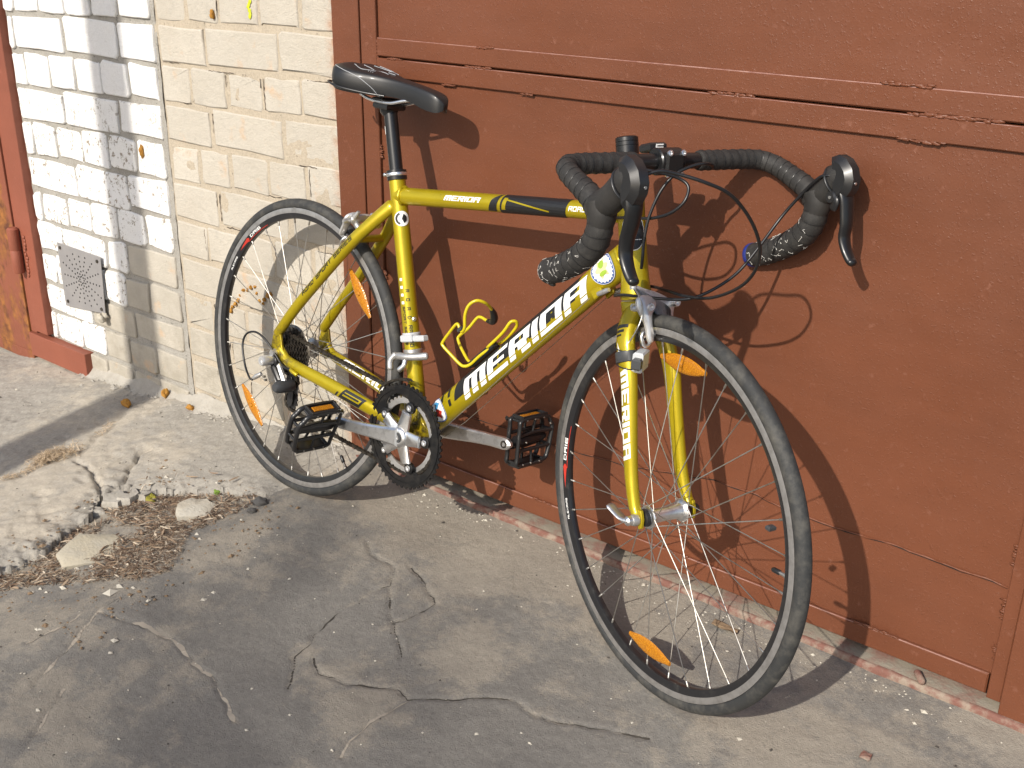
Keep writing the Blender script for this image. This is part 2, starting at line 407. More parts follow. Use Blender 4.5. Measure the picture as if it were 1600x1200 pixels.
def blob(c, s, seed=0, rough=.25, n=2, flat=None):
    bm = bmesh.new(); bmesh.ops.create_icosphere(bm, subdivisions=n, radius=1)
    g = G(); rs = np.random.RandomState(seed); off = rs.rand(3) * 10
    V = []
    for v in bm.verts:
        p = np.array(v.co); k = 1 + rough * (fbm(p[0] * 1.5 + off[0], p[1] * 1.5 + off[1] + p[2], 1.5, 3, seed) * 2 - 1) * 1.6
        q = p * k
        if flat is not None: q[2] = max(q[2], flat)
        V.append(np.array(c) + q * np.array(s))
    F = [[v.index for v in f.verts] for f in bm.faces]; bm.free(); g.add(V, F); return g

# ------------------------------------------------------------------ ground heights
def ground_slab(x, y):
    x = np.maximum(np.asarray(x, float), -3.2); y = np.clip(np.asarray(y, float), -3, .1)
    xm = -np.logaddexp(0, -x / .05) * .05
    return .04 + .085 * xm - .013 * smooth(x / .5) + .09 * y
def ground_base(x, y): return ground_slab(x, y) - .026 * smooth((.08 - np.asarray(x, float)) / .28)

edge = [(-.26, -1.6), (-.30, -.95), (-.307, -.784), (-.302, -.753), (-.304, -.717), (-.303, -.679), (-.323, -.635), (-.336, -.595), (-.346, -.551), (-.371, -.505), (-.405, -.475), (-.412, -.44), (-.385, -.395), (-.335, -.408), (-.314, -.405), (-.308, -.377), (-.259, -.356), (-.229, -.331), (-.188, -.315), (-.152, -.296), (-.096, -.292), (-.058, -.275), (-.009, -.258), (.043, -.226), (.085, -.19), (.10, -.12), (.10, -.04), (.10, .02)]
def jitter_line(P, step, amp, seed):
    P = np.array(P, float); out = []
    for a, b in zip(P[:-1], P[1:]):
        L = np.linalg.norm(b - a); k = max(1, int(L / step))
        for i in range(k): out.append(a + (b - a) * i / k)
    out.append(P[-1]); out = np.array(out)
    out[:, 0] += amp * (fbm(out[:, 0], out[:, 1], 38, 3, seed) - .5) * 2; out[:, 1] += amp * (fbm(out[:, 1], out[:, 0], 38, 3, seed + 3) - .5) * 2
    return out
EDGE = jitter_line(edge, .006, .014, 1)
def seg_dist(X, Y, P):
    """distance from points to polyline P"""
    d = np.full(X.shape, 9.)
    for a, b in zip(P[:-1], P[1:]):
        vx, vy = b[0] - a[0], b[1] - a[1]; L2 = vx * vx + vy * vy + 1e-12
        lo = min(a[1], b[1]) - .05; hi = max(a[1], b[1]) + .05; lx = min(a[0], b[0]) - .05; hx = max(a[0], b[0]) + .05
        s = (Y > lo) & (Y < hi) & (X > lx) & (X < hx)
        if not s.any(): continue
        xs, ys = X[s], Y[s]; t = np.clip(((xs - a[0]) * vx + (ys - a[1]) * vy) / L2, 0, 1)
        d[s] = np.minimum(d[s], np.hypot(xs - a[0] - t * vx, ys - a[1] - t * vy))
    return d
def inside(X, Y, P):
    c = np.zeros(X.shape, bool); n = len(P)
    for i in range(n):
        x1, y1 = P[i - 1]; x2, y2 = P[i]
        k = ((y1 > Y) != (y2 > Y)) & (X < (x2 - x1) * (Y - y1) / (y2 - y1 + 1e-15) + x1); c ^= k
    return c
slab_poly = [tuple(p) for p in EDGE] + [(-3.4, .02), (-3.4, -1.6)]

slab_cracks = [[(-.40, -.478), (-.401, -.469), (-.416, -.432), (-.42, -.402), (-.439, -.371), (-.471, -.349), (-.488, -.319), (-.524, -.283), (-.514, -.243)],
               [(-.42, -.425), (-.479, -.437), (-.515, -.419), (-.557, -.402), (-.637, -.394)], [(-.487, -.432), (-.44, -.45), (-.405, -.475)]]
seam = [(-.78, -.72), (-.731, -.557), (-.715, -.53), (-.709, -.489), (-.713, -.441), (-.685, -.393), (-.673, -.367), (-.685, -.326), (-.734, -.266), (-.757, -.211), (-.79, -.15)]
asph_cracks = [[(.308, -.273), (.332, -.293), (.414, -.294), (.447, -.345), (.43, -.387), (.429, -.426), (.432, -.481), (.438, -.544), (.456, -.566), (.456, -.608), (.497, -.656), (.513, -.676)],
               [(.447, -.345), (.495, -.397), (.539, -.43), (.595, -.468), (.62, -.493)], [(.539, -.43), (.553, -.383), (.563, -.335), (.499, -.297), (.441, -.279)],
               [(.493, -.593), (.53, -.616), (.588, -.605), (.671, -.56), (.706, -.565), (.792, -.502), (.861, -.46), (.889, -.468), (.946, -.462), (.983, -.443), (1.1, -.40)],
               [(.71, -.57), (.694, -.648), (.697, -.703), (.715, -.737)], [(.314, -.738), (.392, -.743), (.503, -.789)],
               [(.135, -.961), (.109, -.913), (.093, -.861), (.032, -.757), (.028, -.702)], [(.032, -.757), (.084, -.749), (.144, -.734), (.233, -.724), (.31, -.735), (.373, -.742)],
               [(.004, -.899), (.011, -.851), (.012, -.785)], [(.187, -.927), (.259, -1.04)]]
def axis_coords(a, b, step, far):
    c = list(np.arange(a, b + 1e-9, step)); l = []; x = a; s = step
    while x > -far: s *= 1.35; x -= s; l.append(x)
    r = []; x = b; s = step
    while x < far: s *= 1.35; x += s; r.append(x)
    return np.array(l[::-1] + c + r)
def grid_mesh(xs, ys, zf, name, material, keep=None, dust=None, crack=None, attrs=None):
    X, Y = np.meshgrid(xs, ys, indexing='ij'); Z = zf(X, Y); nx, ny = X.shape
    V = np.stack([X, Y, Z], -1).reshape(-1, 3); idx = np.arange(nx * ny).reshape(nx, ny)
    F = np.stack([idx[:-1, :-1], idx[1:, :-1], idx[1:, 1:], idx[:-1, 1:]], -1).reshape(-1, 4)
    return X, Y, V, F
def build_numpy(name, V, F, material, attrs, smooth_=True):
    me = bpy.data.meshes.new(name)
    me.vertices.add(len(V)); me.vertices.foreach_set("co", V.astype(np.float32).ravel())
    me.loops.add(F.size); me.loops.foreach_set("vertex_index", F.astype(np.int32).ravel())
    me.polygons.add(len(F)); me.polygons.foreach_set("loop_start", np.arange(0, F.size, F.shape[1], dtype=np.int32))
    me.update(calc_edges=True); me.validate()
    me.materials.append(material)
    me.polygons.foreach_set("use_smooth", [smooth_] * len(F))
    for k, a in attrs.items():
        at = me.attributes.new(k, 'FLOAT', 'POINT'); at.data.foreach_set("value", np.asarray(a, dtype=np.float32).ravel())
    o = bpy.data.objects.new(name, me); col.objects.link(o); return o

litter_poly = [(-.34, -.84), (-.368, -.758), (-.357, -.646), (-.397, -.538), (-.388, -.456), (-.378, -.371), (-.298, -.285), (-.134, -.255), (-.02, -.285), (-.03, -.36), (-.057, -.47), (.008, -.542), (.045, -.597), (.011, -.653), (-.08, -.693), (-.183, -.747), (-.26, -.82)]
dust_spots = [(.21, -.99, .12), (.16, -.93, .07), (.30, -1.02, .08), (.21, -.721, .05), (.23, -.812, .04), (.315, -.766, .05), (.466, -.588, .03), (.646, -.625, .07), (.69, -.356, .06), (.915, -.42, .07), (.166, -.631, .06), (.10, -.80, .08), (-.037, -.85, .08), (.10, -.45, .18), (.30, -.20, .2), (.55, -.20, .16), (.05, -.32, .16), (.55, -.60, .05), (.0, -.7, .10), (.9, -.18, .15), (1.35, -.35, .18), (1.1, -.62, .10), (.75, -.42, .08)]
xs = axis_coords(-1.9, 1.75, .0055, 90); ys = np.concatenate([axis_coords(-1.2, .06, .0055, 90)]); ys = ys[ys < .6]
X, Y = np.meshgrid(xs, ys, indexing='ij')
near = (X > -2) & (X < 1.9) & (Y > -1.3)
ck = np.full(X.shape, 9.)
for k_, c_ in enumerate(asph_cracks): ck = np.minimum(ck, seg_dist(X, Y, jitter_line(c_, .012, .006, 20 + k_)))
dust = np.zeros(X.shape)
for (a, b, s) in dust_spots: dust = np.maximum(dust, .95 * np.exp(-((X - a) ** 2 + (Y - b) ** 2) / (s * s)))
big = fbm(X, Y, 4.5, 4, 3); med = fbm(X, Y, 22, 4, 4)
dust = np.clip(dust * .75 + (big - .5) * 1.2 + (med - .5) * .8 + .26 + .5 * smooth((Y + .22) / .16), 0, 1.1)
lit_m = inside(X, Y, litter_poly) & near
dust = np.where(lit_m, .75 + (med - .5), dust)
dust = np.maximum(dust, .7 * np.exp(-(ck / .009) ** 2) * smooth((med - .45) / .1))
zb = ground_base(X, Y) + np.where(near, (fbm(X, Y, 7, 3, 8) - .5) * .008 + (fbm(X, Y, 60, 3, 9) - .5) * .0025, 0) - .004 * np.exp(-(ck / .0035) ** 2)
zb = np.where(Y > .035, zb - .10, zb)
zb = np.where(lit_m, zb + (fbm(X, Y, 45, 3, 12) - .4) * .010, zb)
crackv = np.exp(-(ck / .0035) ** 2) * smooth((fbm(X, Y, 30, 2, 15) - .42) / .1)
V = np.stack([X, Y, zb], -1).reshape(-1, 3); nx, ny = X.shape; idx = np.arange(nx * ny).reshape(nx, ny)
F = np.stack([idx[:-1, :-1], idx[1:, :-1], idx[1:, 1:], idx[:-1, 1:]], -1).reshape(-1, 4)
o = build_numpy("ground", V, F, ASPHALT, {"dust": dust, "crack": crackv}); tag(o, "dusty cracked asphalt in front of the gates", kind="structure"); GROUND = o
ZG = zb; XSG = xs; YSG = ys

def z_on_ground(x, y):
    i = min(max(int(np.searchsorted(XSG, x)) - 1, 0), len(XSG) - 2); j = min(max(int(np.searchsorted(YSG, y)) - 1, 0), len(YSG) - 2)
    fx = (x - XSG[i]) / (XSG[i + 1] - XSG[i]); fy = (y - YSG[j]) / (YSG[j + 1] - YSG[j])
    return (ZG[i, j] * (1 - fx) + ZG[i + 1, j] * fx) * (1 - fy) + (ZG[i, j + 1] * (1 - fx) + ZG[i + 1, j + 1] * fx) * fy
CRKG = bpy.data.materials.new("dark_crack"); CRKG.use_nodes = True; CRKG.node_tree.nodes["Principled BSDF"].inputs["Base Color"].default_value = (.045, .038, .03, 1); CRKG.node_tree.nodes["Principled BSDF"].inputs["Roughness"].default_value = .95  # dark tone for the narrow asphalt crack ribbons
gc = G(); gp = G()
for k_, c_ in enumerate(asph_cracks):
    Pc = jitter_line(jitter_line(c_, .012, .006, 20 + k_), .004, .0022, 60 + k_); Vc = []
    for i, p in enumerate(Pc):
        w_ = max(0., float(fbm(p[0], p[1], 26, 3, 70 + k_)) - (.44 if k_ < 4 else .34)) * (.0060 if k_ < 4 else .011); a = Pc[max(i - 1, 0)]; b = Pc[min(i + 1, len(Pc) - 1)]; t_ = (b - a) / (np.linalg.norm(b - a) + 1e-9)
        for s_ in (-1, 1):
            q = p + s_ * w_ * np.array([-t_[1], t_[0]]); Vc.append((q[0], q[1], z_on_ground(q[0], q[1]) + .0007))
    (gc if k_ < 4 else gp).add(Vc, [(2 * i, 2 * i + 1, 2 * i + 3, 2 * i + 2) for i in range(len(Pc) - 1)])
gc.obj("crack", CRKG, GROUND)
CRKP = bpy.data.materials.new("crack_sand"); CRKP.use_nodes = True; CRKP.node_tree.nodes["Principled BSDF"].inputs["Base Color"].default_value = (.32, .28, .225, 1); CRKP.node_tree.nodes["Principled BSDF"].inputs["Roughness"].default_value = .95
gp.obj("sand_filled_crack", CRKP, GROUND)
# concrete slab at the wall
sx_ = np.arange(-3.0, .14, .006); sy_ = np.arange(-1.5, .03, .006)
X, Y = np.meshgrid(sx_, sy_, indexing='ij'); ins = inside(X, Y, slab_poly)
de = seg_dist(X, Y, EDGE); wide = seg_dist(X, Y, EDGE[::6])
ck = np.full(X.shape, 9.)
for k_, c_ in enumerate(slab_cracks): ck = np.minimum(ck, seg_dist(X, Y, jitter_line(c_, .01, .008, 40 + k_)))
sd = seg_dist(X, Y, jitter_line(seam, .02, .01, 50))
crumble = np.exp(-(de / .03) ** 2)
rgh = smooth((-Y - .5) / .25) * smooth((X + .62) / .3)
Z = ground_slab(X, Y) + .0005 + (fbm(X, Y, 9, 3, 21) - .5) * .010 + (fbm(X, Y, 55, 4, 22) - .5) * .006 * (1 + 2.5 * crumble + 2.5 * rgh) - .014 * np.exp(-(ck / .0045) ** 2) - .007 * crumble * fbm(X, Y, 90, 3, 88) * 2 - .006 * np.exp(-(sd / .012) ** 2)
Z -= .004 * (fbm(X, Y, 16, 2, 33) > .66) * smooth((-Y - .1) / .2)
Z = np.where(X > .02, Z - .002 - .006 * smooth((X - .02) / .08), Z)
dustS = np.clip((fbm(X, Y, 5, 4, 23) - .5) * 1.6 + .45 + .4 * np.exp(-(sd / .03) ** 2) - .3 * crumble, 0, 1)
dustS = np.maximum(dustS, smooth((X + .15) / .25) * .8)
crackS = np.clip(np.exp(-(ck / .0042) ** 2) + .6 * np.exp(-(sd / .008) ** 2) * (fbm(X, Y, 25, 2, 31) > .52), 0, 1)
nx, ny = X.shape
# pull the vertices next to the edge onto it
cell = ins[:-1, :-1] & ins[1:, :-1] & ins[1:, 1:] & ins[:-1, 1:]
idx = np.arange(nx * ny).reshape(nx, ny)
F = np.stack([idx[:-1, :-1], idx[1:, :-1], idx[1:, 1:], idx[:-1, 1:]], -1)[cell]
V = np.stack([X, Y, Z], -1).reshape(-1, 3)
cnt = {}
for q in F:
    for a, b in ((q[0], q[1]), (q[1], q[2]), (q[2], q[3]), (q[3], q[0])):
        k = (a, b) if a < b else (b, a); cnt[k] = cnt.get(k, []) + [(a, b)]
bedges = [v[0] for v in cnt.values() if len(v) == 1]
bv = sorted({i for e in bedges for i in e})
for i in bv:
    p = V[i, :2]
    if p[1] > .0 or p[1] < -1.49 or p[0] < -2.9: continue
    d = ((EDGE - p) ** 2).sum(1); j = d.argmin()
    if d[j] < .015 ** 2: V[i, :2] = EDGE[j]
low = {}; VV = list(map(tuple, V)); FF = [tuple(q) for q in F]; DA = list(dustS.ravel()); CA = list(crackS.ravel())
for i in bv:
    low[i] = len(VV); x, y, z = V[i]; VV.append((x + .010 * float(fbm(x, y, 60, 3, 5)), y - .012 * float(fbm(x, y, 50, 3, 6)), z - .045)); DA.append(.2); CA.append(0.)
for a, b in bedges: FF.append((b, a, low[a], low[b]))
used = sorted({i for f in FF for i in f}); rm = {u: k for k, u in enumerate(used)}
o = build_numpy("concrete_apron", np.array([VV[u] for u in used]), np.array([[rm[i] for i in f] for f in FF]), SLAB, {"dust": np.array([DA[u] for u in used]), "crack": np.array([CA[u] for u in used])})
tag(o, "worn concrete slab with a broken edge along the brick wall", kind="structure")

# ------------------------------------------------------------------ brick wall
wall = empty("brick_wall"); tag(wall, "silicate brick wall between two red gates, its left strip whitewashed", "wall")
LJ = [(1.095, 1.118), (.995, 1.018), (.891, .921), (.790, .829), (.693, .728), (.589, .632), (.485, .532), (.389, .428), (.295, .326), (.193, .228), (.102, .134), (.006, .034), (-.10, -.06)]
def jz(i, x): a, b = LJ[i]; return a + (b - a) * (x + 1.36) / 1.35
def brick(x0, x1, zt, zb, y, mtl, wear=0., r=.010, seed=0, depth=.03):
    """rounded block with an uneven outline, front face at y (towards -y)"""
    rs = np.random.RandomState(seed); w = x1 - x0; h = zt - zb
    pts = []
    jr = .0030
    for cx_, cz_, a0 in ((x1 - r, zt - r, 0), (x0 + r, zt - r, 90), (x0 + r, zb + r, 180), (x1 - r, zb + r, 270)):
        rr = r * (.6 + .9 * rs.rand())
        for a in (5, 45, 85):
            t = R(a0 + a); pts.append((cx_ + rr * math.cos(t) + rs.uniform(-jr, jr), cz_ + rr * math.sin(t) + rs.uniform(-jr, jr)))
    # mid points on long edges
    out = []
    for i, p in enumerate(pts):
        out.append(p)
        if i % 3 == 2:
            q = pts[(i + 1) % 12]; out.append(((p[0] + q[0]) / 2 + rs.uniform(-jr, jr), (p[1] + q[1]) / 2 + rs.uniform(-jr, jr)))
    P = np.array(out); n = len(P); c = P.mean(0); b = .0026
    ty = rs.uniform(-.0015, .0015, 2)
    def lev(s, dy): return [(c[0] + (p[0] - c[0]) * (1 - s / (w / 2)), y + dy + ty[0] * (p[0] - c[0]) / w + ty[1] * (p[1] - c[1]) / h, c[1] + (p[1] - c[1]) * (1 - s / (h / 2))) for p in P]
    V = lev(b * 1.3, 0) + lev(b * .3, b * .55) + lev(0, b * 1.6) + lev(0, depth)
    F = [tuple(range(n))]
    for L in range(3):
        for k in range(n): F.append((L * n + k, (L + 1) * n + k, (L + 1) * n + (k + 1) % n, L * n + (k + 1) % n))
    o = mesh_obj("brick", V, F, mtl, wall, 50, attrs={"wear": [wear] * len(V)}); o.data.polygons[0].use_smooth = False
    return o
WY = -.0095; BY = -.004
# whitewashed strip: x edges per course
rows_w = {0: ('H', [-1.322, -1.190, -1.058, -.930, -.806, -.665]), 1: ('S', [-1.343, -1.083, -.826, -.662]), 2: ('H', [-1.310, -1.180, -1.050, -.920, -.797, -.665]),
          3: ('S', [-1.130, -.860, -.668]), 4: ('H', [-1.320, -1.193, -1.060, -.931, -.799, -.672]), 5: ('S', [-1.115, -.857, -.673]), 6: ('H', [-1.330, -1.188, -1.068, -.932, -.797, -.676]),
          7: ('S', [-1.235, -1.004, -.905, -.674]), 8: ('H', [-1.300, -1.182, -1.035, -.930, -.812, -.668]), 9: ('S', [-1.125, -.905, -.670]), 10: ('H', [-1.345, -1.203, -1.075, -.945, -.815, -.668]), 11: ('H', [-1.21, -1.08, -.945, -.815, -.668])}
sd_ = 100
for r_, (kind, xe) in rows_w.items():
    xl = [-1.379] + xe
    for a, b in zip(xl[:-1], xl[1:]):
        if b - a < .02: continue
        g_ = .0055; xm = (a + b) / 2; sd_ += 1
        zt = jz(r_, xm) - .0065; zb = jz(r_ + 1, xm) + .0065
        pnt = r_ <= 9 or (r_ == 10 and a < -1.1)
        wear = .12 if r_ < 3 else (.7 if r_ < 5 else 1.)
        if r_ in (4, 5, 6) and -1.26 < xm < -.78: wear = 1.6
        half_bare = (r_ >= 8 and b > -.82) or (r_ == 7 and b > -.75) or r_ >= 9 and b > -1.0
        if r_ == 11 and xm < -1.19: continue
        brick(a + g_, b - g_, zt, zb, WY + random.uniform(-.002, .002), BRICK if (half_bare or not pnt) else WBRICK, wear=0 if half_bare else wear, r=.006 + .005 * random.random(), seed=sd_, depth=.055)
# bare part
for r_ in range(0, 12):
    zoff = 0
    if r_ % 2 == 0: xe = [-.655, -.530, -.401, -.262, -.1215, -.004]
    else: xe = [-.655, -.4655, -.1965, -.004]
    if r_ == 1: xe = [-.650, -.4625, -.1965, -.004]
    if r_ % 2 == 0: xe = [x + (random.uniform(-.006, .006) if 0 < i < 5 else 0) for i, x in enumerate(xe)]
    for i, (a, b) in enumerate(zip(xe[:-1], xe[1:])):
        sd_ += 1; xm = (a + b) / 2; g_ = random.uniform(.0045, .0075)
        if i == len(xe) - 2: rw = 1.0
        else: rw = 0.
        zt = jz(r_, xm) - .006; zb = jz(r_ + 1, xm) + .0065
        if r_ == 11: zb = max(zb, -.03)
        brick(a + g_, b - (g_ if rw == 0 else 0), zt, zb, BY + random.uniform(-.0015, .0015), BRICK, wear=0., r=.0045, seed=sd_, depth=.03)
        if rw:
            pass
# mortar beds: uneven sheets behind the faces
def mortar(name, x0, x1, z0, z1, y, amp, mtl, seed, scale=30, side=True):
    xs_ = np.arange(x0, x1 + 1e-6, .008); zs_ = np.arange(z0, z1, .008)
    XX, ZZ = np.meshgrid(xs_, zs_, indexing='ij'); YY = y - amp * (fbm(XX, ZZ, scale, 4, seed) - .5) * 2
    n1, n2 = XX.shape; id_ = np.arange(n1 * n2).reshape(n1, n2)
    F_ = np.stack([id_[:-1, :-1], id_[1:, :-1], id_[1:, 1:], id_[:-1, 1:]], -1).reshape(-1, 4)
    o = build_numpy(name, np.stack([XX, YY, ZZ], -1).reshape(-1, 3), F_, mtl, {}); o.parent = wall; return o
mortar("mortar", -1.40, -.655, -.16, 1.2, WY + .0060, .0040, MORT_G, 61).data.materials[0] = MORT_G
mortar("mortar", -.664, .004, -.12, 1.2, BY + .0022, .0026, MORT_T, 62, 24)
# return of the whitewashed strip, and the body of the wall behind
box((-.70, .16, 1.05), (1.38, .24, 2.7)).obj("wall_core", MORT_T, wall)
CRK = mat('crack_shadow', (.07, .05, .035), .95)
# cracks between bare bricks and their mortar
zz_ = np.arange(-.02, .30, .009)
for k in range(1):
    pass
for k in range(40):
    rs = np.random.RandomState(900 + k); r_ = rs.randint(0, 11); x0 = rs.uniform(-.64, -.05)
    if rs.rand() < .62:
        L_ = rs.uniform(.03, .13); top = rs.rand() < .25
        pts = [(x, BY - .0004, jz(r_ + (0 if top else 1), x) + (-.006 if top else .0062) + rs.normal() * .0009) for x in np.arange(x0, min(x0 + L_, -.01), .007)]
    else:
        xs0 = [-.530, -.401, -.262, -.1215] if r_ % 2 == 0 else [-.4655, -.1965]; xv = xs0[rs.randint(len(xs0))] + rs.choice([-.006, .006]); zz = jz(r_, xv)
        pts = [(xv + rs.normal() * .0010, BY - .0004, z) for z in np.arange(zz - .012, zz - rs.uniform(.03, .088), -.007)]
    if len(pts) > 2: tube(pts, [rs.uniform(.0002, .0013) for _ in pts], 5).obj("joint_crack", CRK, wall)
# mortar haunch at the foot of the wall
n_ = 90; V = []
for i in range(n_):
    x = -1.19 + 1.17 * i / (n_ - 1); zz = float(ground_slab(x, -.03)); k = (.35 + .65 * smooth((-x - .25) / .3)) * (.5 + 1.1 * float(fbm(x, 0, 14, 4, 91)))
    for j in range(7):
        t = j / 6; V.append((x, -.004 - .040 * k * t - .004 * float(fbm(x, t, 60, 2, 92)), zz + .030 * k * (1 - t) ** 1.6 - .004 + .009 * (float(fbm(x * 2, t * .6, 45, 3, 93)) - .5)))
o = mesh_obj("plaster_fillet", V, [(i * 7 + j, i * 7 + j + 1, (i + 1) * 7 + j + 1, (i + 1) * 7 + j) for i in range(n_ - 1) for j in range(6)], CONCR, wall, 60)
g = G()
for i in range(9): z = 1.04 + i * .004; b_ = blob((-.287 + .004 * math.sin(i), BY - .0015, z), (.005, .0012, .005), 800 + i, .5, 1); g.add(b_.v, b_.f)
g.obj("paint_splash", mat("lime_paint", (.62, .66, .02), .6), wall, 60)
# yellow paint splash on the wall, spray marks
def lump(name, c, s, label, cat, m_=FOAM, seed=1, group=None, rough=.35):
    o = blob((0, 0, 0), s, seed, rough, 3).obj(name, m_, None, 60); o.location = c; tag(o, label, cat, group); return o
lump("foam_blob", (-.765, WY - .004, .676), (.005, .007, .016), "ochre foam drip on a whitewashed brick just right of the pole shadow", "foam drip", seed=3)
lump("foam_blob", (-.42, BY - .004, 1.037), (.005, .007, .010), "ochre foam drip near the top of the bare brick wall", "foam drip", seed=4)
gg = G()
for (x, z, s) in [(-.479, .27, .010), (-.468, .285, .007), (-.452, .30, .012), (-.445, .312, .009), (-.432, .322, .010), (-.418, .335, .011), (-.41, .35, .006), (-.392, .368, .010), (-.376, .372, .009), (-.36, .382, .012), (-.345, .386, .008), (-.34, .37, .007), (-.33, .352, .008)]:
    b_ = blob((x, BY - .002, z), (s * .5, s * .45, s * .5), int(abs(x) * 1000), .5); gg.add(b_.v, b_.f)
o = gg.obj("foam_streak", FOAM, None, 60); tag(o, "streak of dried ochre foam on the bricks seen through the rear wheel", "foam streak")
gg = G()
for (x, z, s) in [(-.287, .378, .014), (-.298, .372, .010), (-.31, .36, .010), (-.318, .348, .007)]:
    b_ = blob((x, BY - .003, z), (s * .55, s * .5, s * .55), int(abs(x) * 1000) + 5, .5); gg.add(b_.v, b_.f)
o = gg.obj("foam_streak", FOAM, None, 60); tag(o, "short clump of ochre foam on the wall beside the longer streak", "foam streak")
zg = lambda x, y: float(ground_slab(x, y))
lump("foam_blob", (-.830, -.115, zg(-.83, -.115) + .008), (.019, .012, .011), "largest ochre foam lump lying on the concrete in the pole's shadow edge", "foam lump", seed=6)
lump("foam_blob", (-.622, -.045, zg(-.62, -.045) + .006), (.015, .010, .008), "ochre foam lump on the concrete nearest the rear wheel", "foam lump", seed=7)
lump("foam_blob", (-.765, -.028, zg(-.765, -.028) + .014), (.010, .010, .014), "ochre foam lump standing against the foot of the brick wall", "foam lump", seed=8)

# perforated vent plate
vent = empty("vent_plate"); vent.location = (-1.137, WY - .012, .25); tag(vent, "perforated grey metal plate screwed over a vent hole in the white bricks", "vent plate")
outl = [(-.114, -.104), (.103, -.084), (.116, .092), (-.114, .096)]
plate(outl, .0016, (0, 0, 0), (1, 0, 0), (0, 0, 1), .0004).obj("plate", ZINC, vent)
hg = G(); rs = np.random.RandomState(4)
for k in range(8):
    for j in range(12):
        t = 2 * math.pi * (k + .5 * (j % 2)) / 8; rr = .012 + j * .0085
        x, z = rr * math.cos(t) * .95, rr * math.sin(t) * .9
        if abs(x) > .095 or z > .078 or z < -.078 + .1 * (x + .1) * .1: continue
        lathe([(.0029, 0), (.0026, .0006), (0.0001, .0006)], (x, -.0009, z), (0, -1, 0), 8, hg)
hg.obj("hole", DARKH, vent)["kind"] = "stuff"
for x, z in ((-.098, .082), (.098, .076), (-.096, -.086), (.088, -.072)):
    lathe([(.0055, 0), (.005, .003), (.0001, .0042)], (x, -.001, z), (0, -1, 0), 10).obj("screw", CASS, vent, 40)
b_ = blob((.093, -.005, -.094), (.017, .012, .013), 77, .6, 3); b_.obj("mortar_dab", STONE, vent, 60)

# ------------------------------------------------------------------ large gate (right)
gate = empty("garage_gate"); gate.location = (0, 0, 0); tag(gate, "large red-brown metal garage gate the bicycle leans against", "gate")
def slabbox(name, x0, x1, y0, y1, z0, z1, m_, parent, bevel=.0015, label=None):
    return box(((x0 + x1) / 2, (y0 + y1) / 2, (z0 + z1) / 2), (x1 - x0, z1 - z0, y1 - y0), bevel=bevel, ex=(1, 0, 0), ey=(0, 0, 1)).obj(name, m_, parent, None, label)
def sheet(name, x0, x1, z0, z1, y, parent, amp=.0018, seed=70):
    xs_ = np.linspace(x0, x1, 140); zs_ = np.linspace(z0, z1, 90); XX, ZZ = np.meshgrid(xs_, zs_, indexing='ij')
    YY = y + amp * (fbm(XX, ZZ, 2.4, 3, seed) - .5) * 2
    fade = np.minimum.reduce([smooth((XX - x0) / .06), smooth((x1 - XX) / .06), smooth((ZZ - z0) / .06), smooth((z1 - ZZ) / .06)]); YY = y + (YY - y) * fade
    n1, n2 = XX.shape; id_ = np.arange(n1 * n2).reshape(n1, n2)
    Fq = np.stack([id_[:-1, :-1], id_[1:, :-1], id_[1:, 1:], id_[:-1, 1:]], -1).reshape(-1, 4)
    o = build_numpy(name, np.stack([XX, YY, ZZ], -1).reshape(-1, 3), Fq, PAINT, {}); o.parent = parent; return o
slabbox("jamb", -.013, .0685, -.008, .08, -.02, 2.3, PAINT, gate)
slabbox("frame_strip", .0715, .117, -.006, .08, .047, 2.3, PAINT, gate)
slabbox("frame_strip", .1175, 1.5085, -.0065, .03, .9815, 1.019, PAINT, gate, .0030)
slabbox("frame_strip", .1175, 1.5085, -.0075, .03, .941, .9785, PAINT, gate, .0026)
slabbox("frame_strip", .1175, 1.506, -.0070, .03, .053, .093, PAINT, gate, .0028)
sheet("sheet_panel", .119, 1.515, 1.018, 2.3, .0005, gate, .004, 71)
sheet("sheet_panel", .119, 1.508, .09, .9395, .0008, gate, .0035, 72)
slabbox("gate_back", .10, 1.60, .012, .06, .05, 2.3, DARKH, gate)
slabbox("frame_strip", 1.5085, 1.5315, -.007, .06, .047, 2.3, PAINT, gate)
slabbox("jamb", 1.534, 1.66, -.022, .1, .02, 2.3, PAINT, gate)
EDGEP = mat("pale_paint_edge", (.42, .235, .19), .6, 0, color2=(.27, .115, .085), var_scale=30, mixfac=(.4, .62))  # pale strips of uneven thickness along the bars' top edges
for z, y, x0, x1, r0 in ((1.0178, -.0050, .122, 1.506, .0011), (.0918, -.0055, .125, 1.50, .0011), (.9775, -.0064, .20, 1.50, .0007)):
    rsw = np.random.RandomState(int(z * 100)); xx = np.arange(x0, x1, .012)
    tube([(x, y, z) for x in xx], [max(.0002, r0 * (.35 + 1.2 * float(fbm(x, z, 9, 3, 7)))) for x in xx], 6).obj("pale_edge", EDGEP, gate, 180)
